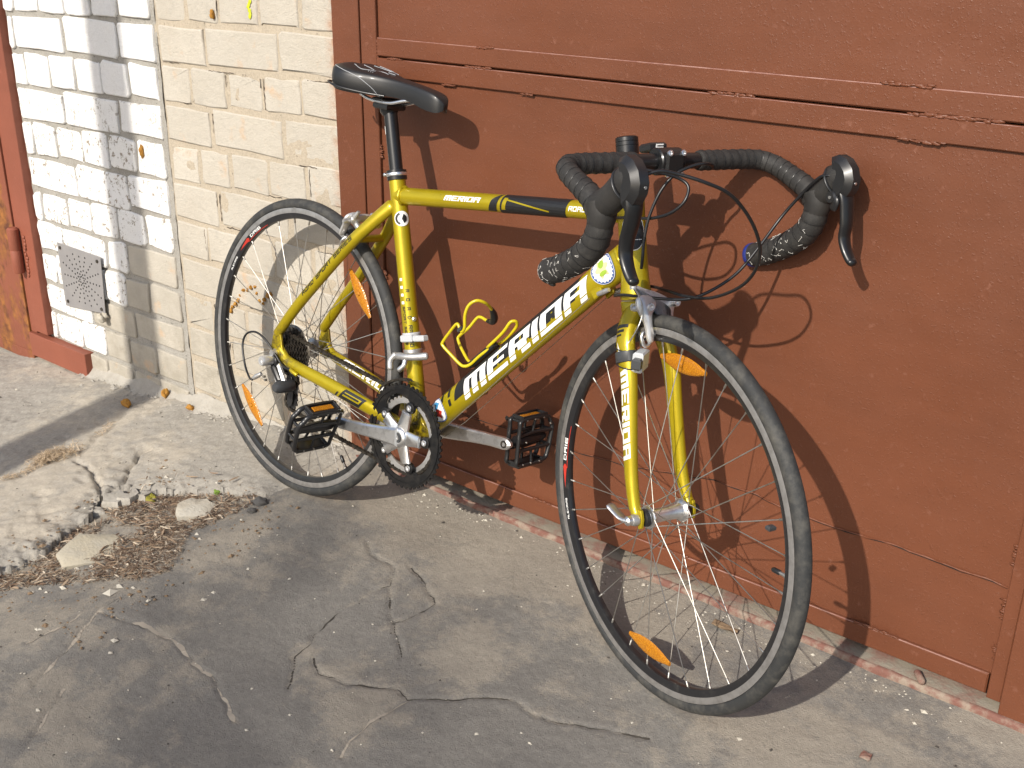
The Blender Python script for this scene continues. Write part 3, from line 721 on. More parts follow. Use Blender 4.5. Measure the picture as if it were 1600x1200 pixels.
# weld beads and seam bumps
def weld(x0, x1, z, y, n, s, seed, vertical=False):
    rs = np.random.RandomState(seed); g = G()
    for i in range(n):
        t = (i + rs.rand() * .7) / n; c = (x0 + (x1 - x0) * t, y, z + rs.uniform(-.4, .4) * s) if not vertical else (z + rs.uniform(-.4, .4) * s, y, x0 + (x1 - x0) * t)
        k = s * rs.uniform(.5, 1.1); b_ = blob(c, (k * 1.9, k * .40, k * .62), seed * 31 + i, .55, 2); g.add(b_.v, b_.f)
    return g.obj("weld_bead", PAINT, gate, 180)
for i, (a, b, z, s) in enumerate([(.395, .43, 1.018, .0035), (1.195, 1.27, 1.021, .0045), (.15, .19, .979, .0035), (.365, .425, .980, .0035), (.905, .985, .980, .004), (1.24, 1.37, .9805, .0045), (.30, .335, .940, .003), (.50, .53, .940, .003), (1.235, 1.30, .9405, .004), (1.27, 1.35, .094, .004), (.55, .60, .093, .003), (.88, .93, .093, .003)]):
    weld(a, b, z, -.0065, int((b - a) / .005) + 3, s, 400 + i)
for i, (a, b, x) in enumerate([(.97, 1.018, .1185), (.77, .80, .1185), (.50, .52, .1185), (.30, .34, 1.508), (.20, .24, 1.508), (.12, .15, 1.509)]): weld(a, b, x, -.004, 8, .0035, 430 + i, True)
# welded sheet joint across the lower part
rs = np.random.RandomState(3)
jp = [(.30, .232), (.36, .228), (.413, .228), (.484, .233), (.52, .227), (.559, .229), (.70, .236), (.80, .243), (.90, .262), (.97, .273), (1.06, .270), (1.12, .263), (1.22, .258), (1.321, .262), (1.42, .259), (1.507, .257)]
J = jitter_line(jp, .012, .003, 66)
tube([(p[0], .0006 - .0010 * rs.rand(), p[1]) for p in J], [.0006 + .0009 * rs.rand() for _ in J], 6).obj("sheet_joint", DARKH, gate, 60)
tube([(p[0], -.0002, p[1] + .0018) for p in J], [.0006 + .0018 * rs.rand() for _ in J], 6).obj("weld_bead", PAINT, gate, 60)
# dark scorched specks of the joint by the pedal
gg = G()
for i in range(34):
    t = rs.rand(); x = .455 + t * .17; z = .262 - .045 * t + rs.normal() * .006
    b_ = blob((x, .0002, z), (rs.uniform(.002, .007), .0012, rs.uniform(.0015, .005)), 500 + i, .7, 1); gg.add(b_.v, b_.f)
o = gg.obj("scorch_mark", DARKH, gate); o["kind"] = "stuff"
# sill
sill = empty("gate_sill"); tag(sill, "concrete sill with a red steel edge under the large gate", "sill")
n_ = 150; xs_ = np.linspace(.02, 1.75, n_); V = []; prof = [(.10, .036), (.0, .0365), (-.018, .0365), (-.0215, .036)]
for x in xs_:
    for (y, z) in prof: V.append((x, y, z + .0018 * float(fbm(x, y * 6, 22, 3, 81)) - .001))
Fq = [(i * 4 + k, i * 4 + k + 1, (i + 1) * 4 + k + 1, (i + 1) * 4 + k) for i in range(n_ - 1) for k in range(3)]
mesh_obj("sill_top", V, Fq, SILLG, sill, 60)
V = []
prof = [(-.0215, .0365), (-.0265, .037), (-.030, .034), (-.031, .028), (-.031, -.04)]
for x in xs_:
    jj = .0012 * (float(fbm(x, .3, 30, 3, 82)) - .5)
    for (y, z) in prof: V.append((x, y + jj * 2, z + jj))
Fq = [(i * 5 + k, i * 5 + k + 1, (i + 1) * 5 + k + 1, (i + 1) * 5 + k) for i in range(n_ - 1) for k in range(4)]
mesh_obj("steel_edge", V, Fq, SILLR, sill, 60)
tube([(1.395, -.012, .046), (1.41, -.03, .044)], .0065, 8, round_caps=True).obj("steel_pin", SILLR, sill, 50)

# ------------------------------------------------------------------ small gate (left)
lg = empty("old_gate"); tag(lg, "rusty old red metal gate with a barrel hinge at the left edge", "gate")
slabbox("frame_strip", -1.452, -1.379, -.030, .1, .02, 2.3, PAINT_OLD, lg)
slabbox("frame_strip", -1.487, -1.4545, -.024, .1, .01, 2.3, PAINT_OLD, lg)
slabbox("gate_leaf", -2.3, -1.4895, -.030, .0, -.062, 2.3, PAINT_RUST, lg, label="rust-stained gate leaf")
slabbox("bottom_rail", -1.488, -1.165, -.034, .06, -.070, .008, PAINT_OLD, lg)
slabbox("bottom_rail", -2.3, -1.49, -.028, .06, -.10, -.064, PAINT_RUST, lg)
lathe([(.0165, 0), (.018, .003), (.018, .07), (.0165, .073), (.0165, .074), (.018, .077), (.018, .140), (.012, .145)], (-1.462, -.046, .215), (0, 0, 1), 16).obj("hinge_barrel", PAINT_OLD, lg, 40)
g = G()
for i in range(12):
    b_ = blob((-1.432 + rs.uniform(-.004, .006), -.031, .21 + i * .011), (.008, .004, .008), 600 + i, .5, 1); g.add(b_.v, b_.f)
g.obj("weld_bead", PAINT_OLD, lg, 180)

# ------------------------------------------------------------------ BICYCLE
bike = empty("road_bicycle")
_by, _bz, _psi, _phi, _pit = -.2216, .0214, -.0732, .1551, -.0235
Rz = Matrix.Rotation(_psi, 4, 'Z'); Rx = Matrix.Rotation(-_phi, 4, 'X'); Ry = Matrix.Rotation(-_pit, 4, 'Y')
bike.matrix_world = Matrix.Translation((0, _by, _bz)) @ Rz @ Rx @ Ry
tag(bike, "gold road bicycle with drop bars leaning against the red gate", "bicycle")
FA = np.array([1.01622231, 0, .3345]); SA = np.array([.97294331, 0, .32217407]); AX = np.array([-.27390957, 0, .96175545]); DEL = -.3161
Kx = np.array([[0, -AX[2], AX[1]], [AX[2], 0, -AX[0]], [-AX[1], AX[0], 0]]); ST = np.eye(3) + math.sin(DEL) * Kx + (1 - math.cos(DEL)) * Kx @ Kx
STM = Matrix([list(ST[0]), list(ST[1]), list(ST[2])]).to_4x4()
STEER = Matrix.Translation(Vector(SA)) @ STM @ Matrix.Translation(-Vector(SA))
RW = .3345
def part(name, steer=False, parent=None):
    e = empty(name, parent or bike)
    if steer: e.matrix_local = STEER.copy()
    return e

# ---- decals -------------------------------------------------------
GL = {'M': ["11111111", "11011011", "11011011", "11011011", "00000000", "11011011"], 'E': ["1111111", "1100000", "1111110", "1100000", "0000000", "1111111"],
      'R': ["1111111", "1100011", "1111111", "1101110", "0000000", "1100111"], 'I': ["11", "11", "11", "11", "00", "11"],
      'D': ["1111111", "1100011", "1100011", "1100011", "0000000", "1111111"], 'A': ["1111111", "1100011", "1111111", "1100011", "0000000", "1100011"]}
GH = [1.2, 1.3, .95, 1.3, .32, 1.3]
F5 = {'A': ["11111", "10001", "11111", "10001", "10001"], 'B': ["11110", "10001", "11110", "10001", "11110"], 'C': ["11111", "10000", "10000", "10000", "11111"], 'D': ["11110", "10001", "10001", "10001", "11110"],
      'E': ["11111", "10000", "11110", "10000", "11111"], 'G': ["11111", "10000", "10011", "10001", "11111"], 'I': ["1", "1", "1", "1", "1"], 'L': ["10000", "10000", "10000", "10000", "11111"], 'M': ["11111", "10101", "10101", "10001", "10001"],
      'N': ["10001", "11001", "10101", "10011", "10001"], 'O': ["11111", "10001", "10001", "10001", "11111"], 'P': ["11111", "10001", "11111", "10000", "10000"], 'R': ["11111", "10001", "11111", "10010", "10001"], 'S': ["11111", "10000", "11111", "00001", "11111"],
      'T': ["11111", "00100", "00100", "00100", "00100"], 'X': ["10001", "01010", "00100", "01010", "10001"], 'M2': ["1"], '1': ["1", "1", "1", "1", "1"], '6': ["11111", "10000", "11111", "10001", "11111"], '5': ["11111", "10000", "11111", "00001", "11111"], ' ': ["000"] * 5, 'H': ["10001", "10001", "11111", "10001", "10001"], 'U': ["10001", "10001", "10001", "10001", "11111"], '0': ["11111", "10001", "10001", "10001", "11111"]}
def text_rects(text, font, heights=None):
    """list of (u0,u1,v0,v1) with unit cap height"""
    out = []; x = 0.
    for ch in text:
        g_ = font[ch]; hs = heights or [1.] * len(g_); H = sum(hs); w = 1. / H * (1.0 if heights else 1.0)
        cw = w * (1.15 if heights else .95); top = 1.
        for r_, row in enumerate(g_):
            h = hs[r_] / H; k = 0
            while k < len(row):
                if row[k] == '1':
                    j = k
                    while j < len(row) and row[j] == '1': j += 1
                    out.append((x + k * cw, x + j * cw, top - h - (.0 if heights is None else 0), top)); k = j
                else: k += 1
            top -= h
        x += (len(g_[0]) + (.75 if heights else 1.0)) * cw
    return out, x
class Surf:
    """decal surface around a path; u metres along, v metres around measured from direction 'zero' """
    def __init__(s, C, r, ref=(0, 1, 0), zero=math.pi, off=.0005):
        s.C = np.array(C, float); s.T, s.L, s.N = frames(s.C, ref); m = len(s.C)
        s.r = np.array([(x, x) if np.isscalar(x) else x for x in ([r] * m if np.isscalar(r) or isinstance(r, tuple) else r)], float)
        d = np.linalg.norm(np.diff(s.C, axis=0), axis=1); s.u = np.concatenate([[0], np.cumsum(d)]); s.zero = zero; s.off = off
    def at(s, u, v, off=None):
        f = lambda a: np.array([np.interp(u, s.u, a[:, k]) for k in range(a.shape[1])])
        C, L, N, r = f(s.C), f(s.L), f(s.N), f(s.r); a = s.zero + v / r.mean(); o = s.off if off is None else off
        return C + L * ((r[0] + o) * math.cos(a)) + N * ((r[1] + o) * math.sin(a))
    def quads(s, rects, xf, g, off=None, step=.003):
        """rects mapped through xf(u,v)->(u,v) metres"""
        for (a, b, c, d) in rects:
            P = [xf(a, c), xf(b, c), xf(b, d), xf(a, d)]
            nu = max(1, int(abs(P[1][0] - P[0][0]) / .02) + 1); nv = max(1, int(abs(P[3][1] - P[0][1]) / step) + 1)
            nu = max(nu, int(abs(P[1][1] - P[0][1]) / step) + 1)
            base = []
            for i in range(nu + 1):
                for j in range(nv + 1):
                    q = xf(a + (b - a) * i / nu, c + (d - c) * j / nv); base.append(s.at(q[0], q[1], off))
            F_ = [(i * (nv + 1) + j, (i + 1) * (nv + 1) + j, (i + 1) * (nv + 1) + j + 1, i * (nv + 1) + j + 1) for i in range(nu) for j in range(nv)]
            g.add(base, F_)
        return g
    def disc(s, u, v, ro, ri, g, off, n=28, a0=0, a1=360, fn=None, su=1., sv=1.):
        rings = max(1, int((ro - ri) / .003)); m = int(n * (a1 - a0) / 360) + 1; V = []
        for i in range(rings + 1):
            for k in range(m + 1):
                t = R(a0 + (a1 - a0) * k / m); rr = ri + ((fn(t) if fn else ro) - ri) * i / rings
                V.append(s.at(u + rr * math.cos(t) * su, v + rr * math.sin(t) * sv, off))
        g.add(V, [(i * (m + 1) + k, (i + 1) * (m + 1) + k, (i + 1) * (m + 1) + k + 1, i * (m + 1) + k + 1) for i in range(rings) for k in range(m)]); return g
def flip_ok(o): return o

# ---- frame --------------------------------------------------------
frame = part("frame")
BB = np.array([.4071, 0, .2716]); STT = np.array([.2563, 0, .7693])
def lin(a, b, n): a = np.array(a, float); b = np.array(b, float); return [a + (b - a) * t for t in np.linspace(0, 1, n)]
st_c = lin(BB, STT, 12); st_r = .0168
tube(st_c, st_r, 32).obj("seat_tube", YEL, frame, 40)
tt_c = lin((.2695, 0, .7298), (.8365, 0, .8045), 14); tt_r = [.0172 - .0017 * i / 13 for i in range(14)]
tube(tt_c, tt_r, 32).obj("top_tube", YEL, frame, 40)
dt_c = lin((.4071, 0, .2766), (.8535, 0, .7435), 16); dt_r = [(.0205, .0262)] * 16; dt_r[0] = (.020, .0235); dt_r[-1] = (.0195, .027); dt_r[-2] = (.020, .027)
tube(dt_c, dt_r, 36, ref=(0, 1, 0)).obj("down_tube", YEL, frame, 40)
axp = lambda z: SA + AX * ((z - SA[2]) / AX[2])
h0 = axp(.667); hl = (.848 - .667) / AX[2]
lathe([(.0235, 0), (.0262, .002), (.0265, .012), (.0245, .020), (.0232, .04), (.0226, hl * .5), (.0232, hl - .03), (.0245, hl - .016), (.0248, hl - .003), (.0228, hl)], h0, AX, 36).obj("head_tube", YEL, frame, 50)
lathe([(.0185, 0), (.0205, .001), (.0205, .067), (.0185, .068)], BB + np.array([0, -.034, 0]), (0, 1, 0), 32).obj("bottom_bracket_shell", YEL, frame, 40)
STN = (STT - BB) / np.linalg.norm(STT - BB)
# weld fillets
def fillet(c, axis, r, name="weld_fillet", rr=.0035, squash=1.):
    axis = np.array(axis, float); axis /= np.linalg.norm(axis); C = []
    a = np.array([0, 1., 0]); u = np.cross(axis, a); u /= np.linalg.norm(u)
    for k in range(36):
        t = 2 * np.pi * k / 36; C.append(np.array(c) + a * (r * math.cos(t) * squash) + u * (r * math.sin(t)))
    tube(C, [rr * (1 + .18 * math.sin(k * 5.)) for k in range(36)], 8, closed=True).obj(name, YEL, frame, 180)
fillet((.2855, 0, .7319), (1, 0, .131), .0172)
fillet((.8145, 0, .8017), (1, 0, .131), .0158)
fillet((.840, 0, .729), (.69, 0, .72), .0235, rr=.004, squash=.85)
fillet((.432, 0, .3026), (.69, 0, .72), .0235, rr=.004, squash=.86)
fillet(BB + STN * .021, STN, .0165)
stay_c = {}
for s in (-1, 1):
    ss = crom([(.262, s * .010, .708), (.232, s * .026, .672), (.190, s * .042, .622), (.12, s * .054, .536), (.05, s * .061, .450), (-.004, s * .064, .377)], 8)
    stay_c[s] = ss; m = len(ss); rr = [(.0105 + .001 * math.sin(i / m * 3.1), .0145 - .0035 * (i / m)) for i in range(m)]
    stay_c[(s, 'r')] = rr
    tube(ss, rr, 22, ref=(0, 1, 0), round_caps=True).obj("seat_stay", YEL, frame, 50)
    cs = crom([(.008, s * .064, .345), (.035, s * .063, .326), (.08, s * .061, .319), (.16, s * .056, .3125), (.26, s * .047, .301), (.33, s * .036, .290), (.395, s * .019, .274)], 8)
    m = len(cs); rr = [(.0085 + .0015 * min(1, i / m * 2), .0115 + .004 * min(1, i / m * 1.6)) for i in range(m)]
    stay_c[(s, 'c')] = cs; stay_c[(s, 'cr')] = rr
    tube(cs, rr, 22, ref=(0, 1, 0), round_caps=True).obj("chain_stay", YEL, frame, 50)
    dro = [(-.012, .382), (.012, .378), (.020, .352), (.030, .336), (.022, .314), (.012, .308), (-.006, .310), (-.020, .322), (-.018, .348)]
    if s < 0: dro = [(-.012, .382), (.012, .378), (.020, .352), (.030, .336), (.022, .312), (.010, .296), (-.002, .290), (-.010, .298), (-.014, .316), (-.020, .330), (-.018, .350)]
    plate(dro, .006, (0, s * .0665, 0), (1, 0, 0), (0, 0, 1), .001).obj("dropout", YEL, frame, 35)
tube(lin((.197, -.030, .628), (.197, .030, .628), 5), .008, 14).obj("brake_bridge", YEL, frame, 40)
tube([(.085, -.074, .309), (.068, -.074, .312), (.064, -.074, .314)], .0045, 12, round_caps=True).obj("cable_stop", YEL, frame, 40)
# decals on the frame
dsf = Surf(dt_c, dt_r, zero=math.pi)
DL = np.linalg.norm(np.array(dt_c[-1]) - np.array(dt_c[0]))
tn = np.array([0.]); 
# orientation check of v: want +v upward
p1 = dsf.at(.3, .01); p0 = dsf.at(.3, 0); VS = 1 if p1[2] > p0[2] else -1
rects, W_ = text_rects("MERIDA", GL, GH)
LX = [text_rects("MERIDA"[:k], GL, GH)[1] for k in range(7)]
hgt = .0315; ulen = .372; su_ = ulen / W_
big = lambda u0, v0: (lambda u, v: (u0 + u * su_ + (v - .5) * hgt * .75, VS * (v0 + (v - .5) * hgt)))
bk = Surf(dt_c, dt_r, zero=math.pi, off=.0003)
gk = G(); bk.quads(rects, big(.162, .0125), gk); bk.quads([(a_, b_ - .10, -.55, .62) for a_, b_ in zip(LX[:-1], LX[1:])], big(.166, .0275), gk)
gk.obj("lettering", BLK, frame)
gk = G(); dsf.quads(rects, big(.177, -.0010), gk, off=.0008); gk.obj("lettering", WHT, frame)
gk = G(); bk.quads([(0, .12, 0, .30), (0, .12, .42, 1.), (.12, .40, .86, 1.), (.40, .52, .42, 1.), (.40, .52, 0, .30)], (lambda u, v: (.105 + u * .06 + (v - .5) * .03 * .45, VS * (.010 + (v - .5) * .034))), gk, off=.0009); gk.obj("lettering", BLK, frame)
# pale thin wear line low on the tube
# round stickers on the down tube
def sticker(surf, u, v, layers, parent=frame, name="sticker"):
    e = None
    for i, (ro, ri, m_, kw) in enumerate(layers):
        g_ = G(); surf.disc(u + kw.pop('du', 0), v + kw.pop('dv', 0), ro, ri, g_, .0012 + i * .00035, **kw); g_.obj(name, m_, parent)
saw = lambda a, b, k: (lambda t: a + (b - a) * abs(((t * k / (2 * math.pi)) % 1) * 2 - 1))
sticker(dsf, .588, VS * .006, [(.0260, 0, BLU, dict(n=40)), (.0240, 0, WHT, dict(n=80, fn=saw(.0200, .0232, 22))), (.0145, 0, PYE, dict(n=48, fn=saw(.009, .0165, 6))),
                              (.0065, 0, GRN, dict(n=20, du=.001, dv=VS * .006)), (.006, 0, GRN, dict(n=16, du=-.001, dv=-VS * .008, su=1.4, sv=.5))])
g_ = G(); dsf.disc(.588, VS * .006, .0252, .0244, g_, .0019, 48, fn=None); g_.obj("sticker", WHT, frame)
sticker(dsf, .088, VS * .002, [(.024, 0, WHT, dict(n=36, su=.85)), (.0235, .0215, BLU, dict(n=36, su=.85)), (.008, 0, RED, dict(n=7, du=.001, dv=-VS * .006, fn=saw(.0065, .0105, 4))), (.0075, 0, LBL, dict(n=7, du=.003, dv=VS * .008, fn=saw(.004, .010, 3))), (.005, 0, GREYP, dict(n=7, du=-.007, dv=-VS * .004, fn=saw(.003, .008, 3)))])
# top tube
tsf = Surf(tt_c, tt_r, zero=math.pi); VT = 1 if tsf.at(.3, .01)[2] > tsf.at(.3, 0)[2] else -1
g_ = G(); tsf.quads(rects, lambda u, v: (.146 + u * .094 / W_ + (v - .5) * .010 * .45, VT * (.004 + (v - .5) * .0095)), g_, off=.0006); g_.obj("lettering", WHT, frame)
g_ = G(); N_ = 26
for i in range(N_):
    a, b = i / N_, (i + 1) / N_
    hi = lambda t: .030 * min(1, t / .22 + .25) * (1 if t < .6 else 1 - (t - .6) * .35); lo = lambda t: -.024 if t > .12 else -.016
    if .085 < a < .13: continue
    V = []; nv = 10
    for j in range(nv + 1):
        for t in (a, b):
            V.append(tsf.at(.262 + t * .182 + (j / nv - .5) * .012, VT * (lo(t) + (hi(t) - lo(t)) * j / nv), .0006))
    g_.add(V, [(2 * j, 2 * j + 1, 2 * j + 3, 2 * j + 2) for j in range(nv)])
g_.obj("swoosh_decal", BLK, frame)
g_ = G()
tsf.quads([(0, 1, 0, .16)], lambda u, v: (.300 + u * .105, VT * (.016 - u * .016 + (v - .5) * .017)), g_, off=.0010)
tsf.quads([(0, 1, 0, 1)], lambda u, v: (.292 + u * .009 + v * .006, VT * (-.010 + v * .022)), g_, off=.0010)
g_.obj("swoosh_decal", YEL, frame)
rt, wt = text_rects("ROAD RACING", F5)
g_ = G(); tsf.quads(rt, lambda u, v: (.450 + u * .0085 + (v - .5) * .0085 * .2, VT * (.001 + (v - .5) * .0085)), g_, off=.0006); g_.obj("lettering", WHT, frame)
# seat stay text
ssf = Surf(stay_c[-1][::-1], stay_c[(-1, 'r')][::-1], zero=math.pi); VQ = 1 if ssf.at(.2, .01)[2] > ssf.at(.2, 0)[2] else -1
rt, wt = text_rects("ROAD SPORT SERIES", F5)
g_ = G(); ssf.quads(rt, lambda u, v: (.135 + u * .19 / wt + (v - .5) * .002, VQ * (.002 + (v - .5) * .0085)), g_, off=.0006); g_.obj("lettering", BLK, frame)
# seat tube text, runs down the tube
sts = Surf(st_c[::-1], st_r, zero=math.pi); 
q1 = sts.at(.1, .01); q0 = sts.at(.1, 0); VX = 1 if q1[0] > q0[0] else -1
rt, wt = text_rects("RACING", F5)
g_ = G(); sts.quads(rt, lambda u, v: (.300 + u * .0075, VX * (.013 + (v - .5) * .0078)), g_, off=.0006)
for k, ch in enumerate("ROAD"):
    rt, wt = text_rects(ch, F5); sts.quads(rt, lambda u, v: (.228 + k * .018 + u * .006, VX * (.013 + (v - .5) * .0078)), g_, off=.0006)
rt, wt = text_rects("SPORT SERIES", F5); sts.quads(rt, lambda u, v: (.262 + u * .078 / wt, VX * (.003 + (v - .5) * .0055)), g_, off=.0006)
g_.obj("lettering", BLK, frame)
g_ = G()
for k in range(4): sts.quads([(0, 1, 0, 1)], lambda u, v: (.205 + k * .0155 + u * .0055, VX * (.002 + (v - .5) * .006)), g_, off=.0006)
g_.obj("lettering", WHT, frame)
sticker(sts, .088, VX * .016, [(.0150, 0, WHT, dict(n=30)), (.0130, .0085, BLK, dict(n=20, a0=20, a1=160)), (.0095, 0, BLK, dict(n=16, a0=200, a1=340)), (.006, 0, WHT, dict(n=3, a0=20, a1=160))], name="badge")
# chainstay decals
csf = Surf(stay_c[(-1, 'c')], stay_c[(-1, 'cr')], zero=math.pi); VC = 1 if csf.at(.2, .01)[2] > csf.at(.2, 0)[2] else -1
g_ = G(); csf.quads([(0, .10, -.9, 0), (.10, 1, -.9, 1.)], lambda u, v: (.208 + u * .072 + v * .009, VC * (.001 + v * .0115)), g_, off=.0005); g_.obj("chainstay_decal", BLK, frame)
g_ = G(); csf.quads([(.08, .16, -.9, 1), (.25, .92, -.2, .05), (.25, .92, .35, .5), (.85, .92, .05, .35)], lambda u, v: (.208 + u * .072 + v * .009, VC * (.001 + v * .0115)), g_, off=.0009); g_.obj("chainstay_decal", YEL, frame)
cfs = Surf(stay_c[(1, 'c')], stay_c[(1, 'cr')], zero=math.pi * .98); VC2 = 1 if cfs.at(.2, .01)[2] > cfs.at(.2, 0)[2] else -1
g_ = G(); cfs.quads(rects, lambda u, v: (.085 + u * .20 / W_ + (v - .5) * .006, VC2 * (.004 + (v - .5) * .0165)), g_, off=.0006); g_.obj("lettering", WHT, frame)
# head badge
hb_c = lin(axp(.70), axp(.84), 8); hbs = Surf(hb_c, .0228, zero=-math.pi * .62 if False else math.pi)
def azi(surf, target):
    best = None
    for k in range(72):
        z = 2 * math.pi * k / 72; surf.zero = z; p = surf.at(.05, 0); c = surf.C[len(surf.C) // 2]; d = p - c; d[2] = 0; d /= np.linalg.norm(d); s_ = d @ target
        if best is None or s_ > best[0]: best = (s_, z)
    surf.zero = best[1]; return surf
azi(hbs, np.array([.80, -.6, 0])); 
VH = 1 if np.cross([0, 0, 1], hbs.at(.05, 0) - hbs.at(.05, .01))[0] > 0 else 1
g_ = G(); hbs.disc(.078, 0, .031, 0, g_, .0012, 40, sv=.62); g_.obj("head_badge", WHT, frame)
g_ = G(); hbs.disc(.078, 0, .0298, 0, g_, .0016, 40, sv=.60); g_.obj("head_badge", BLK, frame)
g_ = G(); hbs.disc(.088, 0, .009, .0068, g_, .0020, 24, a0=-150, a1=120); hbs.quads([(-.5, .5, 0, .18)], lambda u, v: (.088 + u * .016, (v - .1) * .011 + u * .008), g_, off=.0020); hbs.quads([(-.5, .5, 0, .12)], lambda u, v: (.066, u * .026 + v * .0) if False else (.064 + v * .008, u * .026), g_, off=.0020); g_.obj("head_badge", WHT, frame)
# cable stops by the head tube
for s in (-1, 1):
    plate([(0, -.006), (.020, -.006), (.024, .004), (.018, .010), (.0, .012)], .010, (.800, s * .017, .654), (.69, 0, .72), (-.72, 0, .69), .002).obj("cable_stop", YEL, frame, 40)
    tube(lin((.810, s * .020, .662), (.835, s * .026, .676), 4), [.0042, .0048, .0045, .0035], 12).obj("barrel_adjuster", ALUD, frame, 40)

# ---- seat post, clamp, saddle ------------------------------------
u_ = STN
tube(lin(STT - u_ * .02, np.array([.2195, 0, .885]), 8), .0136, 28).obj("seatpost", BLKM, bike, 40)
g_ = G(); lathe([(.0175, -.011), (.0200, -.0105), (.0202, -.004), (.0195, -.0035), (.0195, .0035), (.0202, .004), (.0200, .0085), (.0175, .009)], STT, u_, 32, g_)
cl = part("seat_clamp"); g_.obj("collar", BLKM, cl, 40)
g_ = G(); lathe([(.0199, -.0032), (.0206, -.002), (.0206, .0025), (.0199, .0036)], STT, u_, 32, g_); g_.obj("clamp_band", ALU, cl, 50)
tube(lin(STT + np.array([-.022, -.012, -.004]), STT + np.array([-.022, .012, -.004]), 3), .0042, 10, round_caps=True).obj("clamp_bolt", ALU, cl, 40)
g_ = G(); sts2 = Surf(lin(STT, np.array([.2195, 0, .885]), 6), .0136, zero=math.pi); sts2.quads([(0, 1, 0, 1)], lambda u, v: (.080 + u * .016, -.009 + v * .004), g_, off=.0005); g_.obj("post_mark", WHT, bike)
sad = part("saddle")
# cross sections (x, half width, top z, side drop)
secs = [(.086, .026, .957, .022), (.091, .048, .965, .032), (.103, .063, .9700, .039), (.122, .0725, .9715, .043), (.148, .0725, .9685, .042), (.178, .060, .964, .040), (.205, .043, .9595, .036), (.232, .031, .9555, .033), (.262, .0245, .952, .031), (.295, .022, .9485, .031), (.325, .0215, .9445, .034), (.350, .0195, .9395, .033), (.364, .0140, .932, .026), (.3715, .005, .922, .012)]
xs_i = np.linspace(0, len(secs) - 1, 60); sa_ = np.array(secs)
def crint(a, t):
    i = int(min(max(t, 0), len(a) - 1.001)); f = t - i; p0 = a[max(i - 1, 0)]; p1 = a[i]; p2 = a[min(i + 1, len(a) - 1)]; p3 = a[min(i + 2, len(a) - 1)]
    return .5 * (2 * p1 + (p2 - p0) * f + (2 * p0 - 5 * p1 + 4 * p2 - p3) * f * f + (3 * p1 - p0 - 3 * p2 + p3) * f ** 3)
V = []; NS = 29
def sad_pt(x, hw, zt, dr, a):
    # a in [-1,1]; cross-section profile: flat crown, rounded shoulder, side
    s_ = 1 if a >= 0 else -1; t = abs(a)
    if t < .62:
        q = t / .62; yy = hw * .93 * q; zz = zt - (hw * .16) * q ** 2.2 - .0025 * math.exp(-(q / .22) ** 2) * (1 if x < .26 else 0)
    else:
        q = (t - .62) / .38; yy = hw * (.93 + .07 * math.sin(q * 2.3)) - hw * .10 * q * q; zz = zt - hw * .16 - dr * q
    return np.array([x, s_ * yy, zz])
for t in xs_i:
    x, hw, zt, dr = crint(sa_, t); hw = max(hw, .002)
    for k in range(NS): V.append(sad_pt(x, hw, zt, dr, -1 + 2 * k / (NS - 1)))
Fq = []; MI = []
for i in range(59):
    for k in range(NS - 1):
        Fq.append((i * NS + k, (i + 1) * NS + k, (i + 1) * NS + k + 1, i * NS + k + 1))
        x = V[i * NS + k][0]; a = abs(-1 + 2 * (k + .5) / (NS - 1)); MI.append(0)
b0 = len(V)
for i in range(60):   # underside
    L_ = np.array(V[i * NS]); R_ = np.array(V[i * NS + NS - 1]); V.append(L_ * .75 + R_ * .25 + np.array([0, 0, .004])); V.append(L_ * .25 + R_ * .75 + np.array([0, 0, .004]))
for i in range(59):
    a, b = i * NS, (i + 1) * NS; c, d = b0 + 2 * i, b0 + 2 * (i + 1)
    Fq += [(a, c, d, b), (c, c + 1, d + 1, d), (c + 1, a + NS - 1, b + NS - 1, d + 1)]; MI += [0, 0, 0]
Fq.append(tuple(range(NS)) + (b0 + 1, b0)); MI.append(1); Fq.append(tuple(59 * NS + k for k in range(NS - 1, -1, -1)) + (b0 + 118, b0 + 119)); MI.append(0)
mesh_obj("saddle_shell", V, Fq, None, sad, 60, mats=[SADM, SADG], mat_idx=MI)
def sadline(pts, name="stitching", r=.0007):
    C = []
    for (t, a) in pts: 
        x, hw, zt, dr = crint(sa_, t); C.append(sad_pt(x, hw, zt, dr, a) + np.array([0, 0, .0004]))
    tube(crom(C, 5), r, 6).obj(name, THR, sad, 60)
for s in (-1, 1):
    sadline([(1.2, s * .45), (2.0, s * .56), (3, s * .61), (4, s * .64), (5, s * .70), (5.9, s * .86), (6.3, s * .98)])
    sadline([(3.6, s * .30), (4.6, s * .42), (5.1, s * .36), (5.6, s * .10), (6.3, s * .16)])
    sadline([(3.8, s * .12), (4.8, s * .20), (5.3, s * .28)])
    for k in range(3): sadline([(5.15 + k * .16, s * .30), (5.2 + k * .16, s * .42), (5.3 + k * .16, s * .46)], r=.0006)
    tube(crom([(.105, s * .030, .938), (.135, s * .025, .922), (.165, s * .0215, .9085), (.20, s * .0215, .9045), (.24, s * .0215, .9055), (.275, s * .018, .914), (.315, s * .008, .922)], 8), .0035, 12).obj("rail", ALU, sad, 60)
tube(crom([(.083, -.045, .928), (.10, -.066, .928), (.14, -.072, .922), (.19, -.052, .918), (.23, -.03, .917)], 8), [(.0025, .002)] * 33, 8).obj("saddle_trim", BLKP, sad, 60)
g_ = G(); box((.214, 0, .897), (.042, .050, .012), g_, .003); box((.205, 0, .909), (.030, .052, .006), g_, .002); g_.obj("rail_clamp", BLKM, sad, 40)
lathe([(.0136, 0), (.0185, .008), (.0185, .014)], (.218, 0, .880), u_, 20).obj("post_head", BLKM, sad, 40)

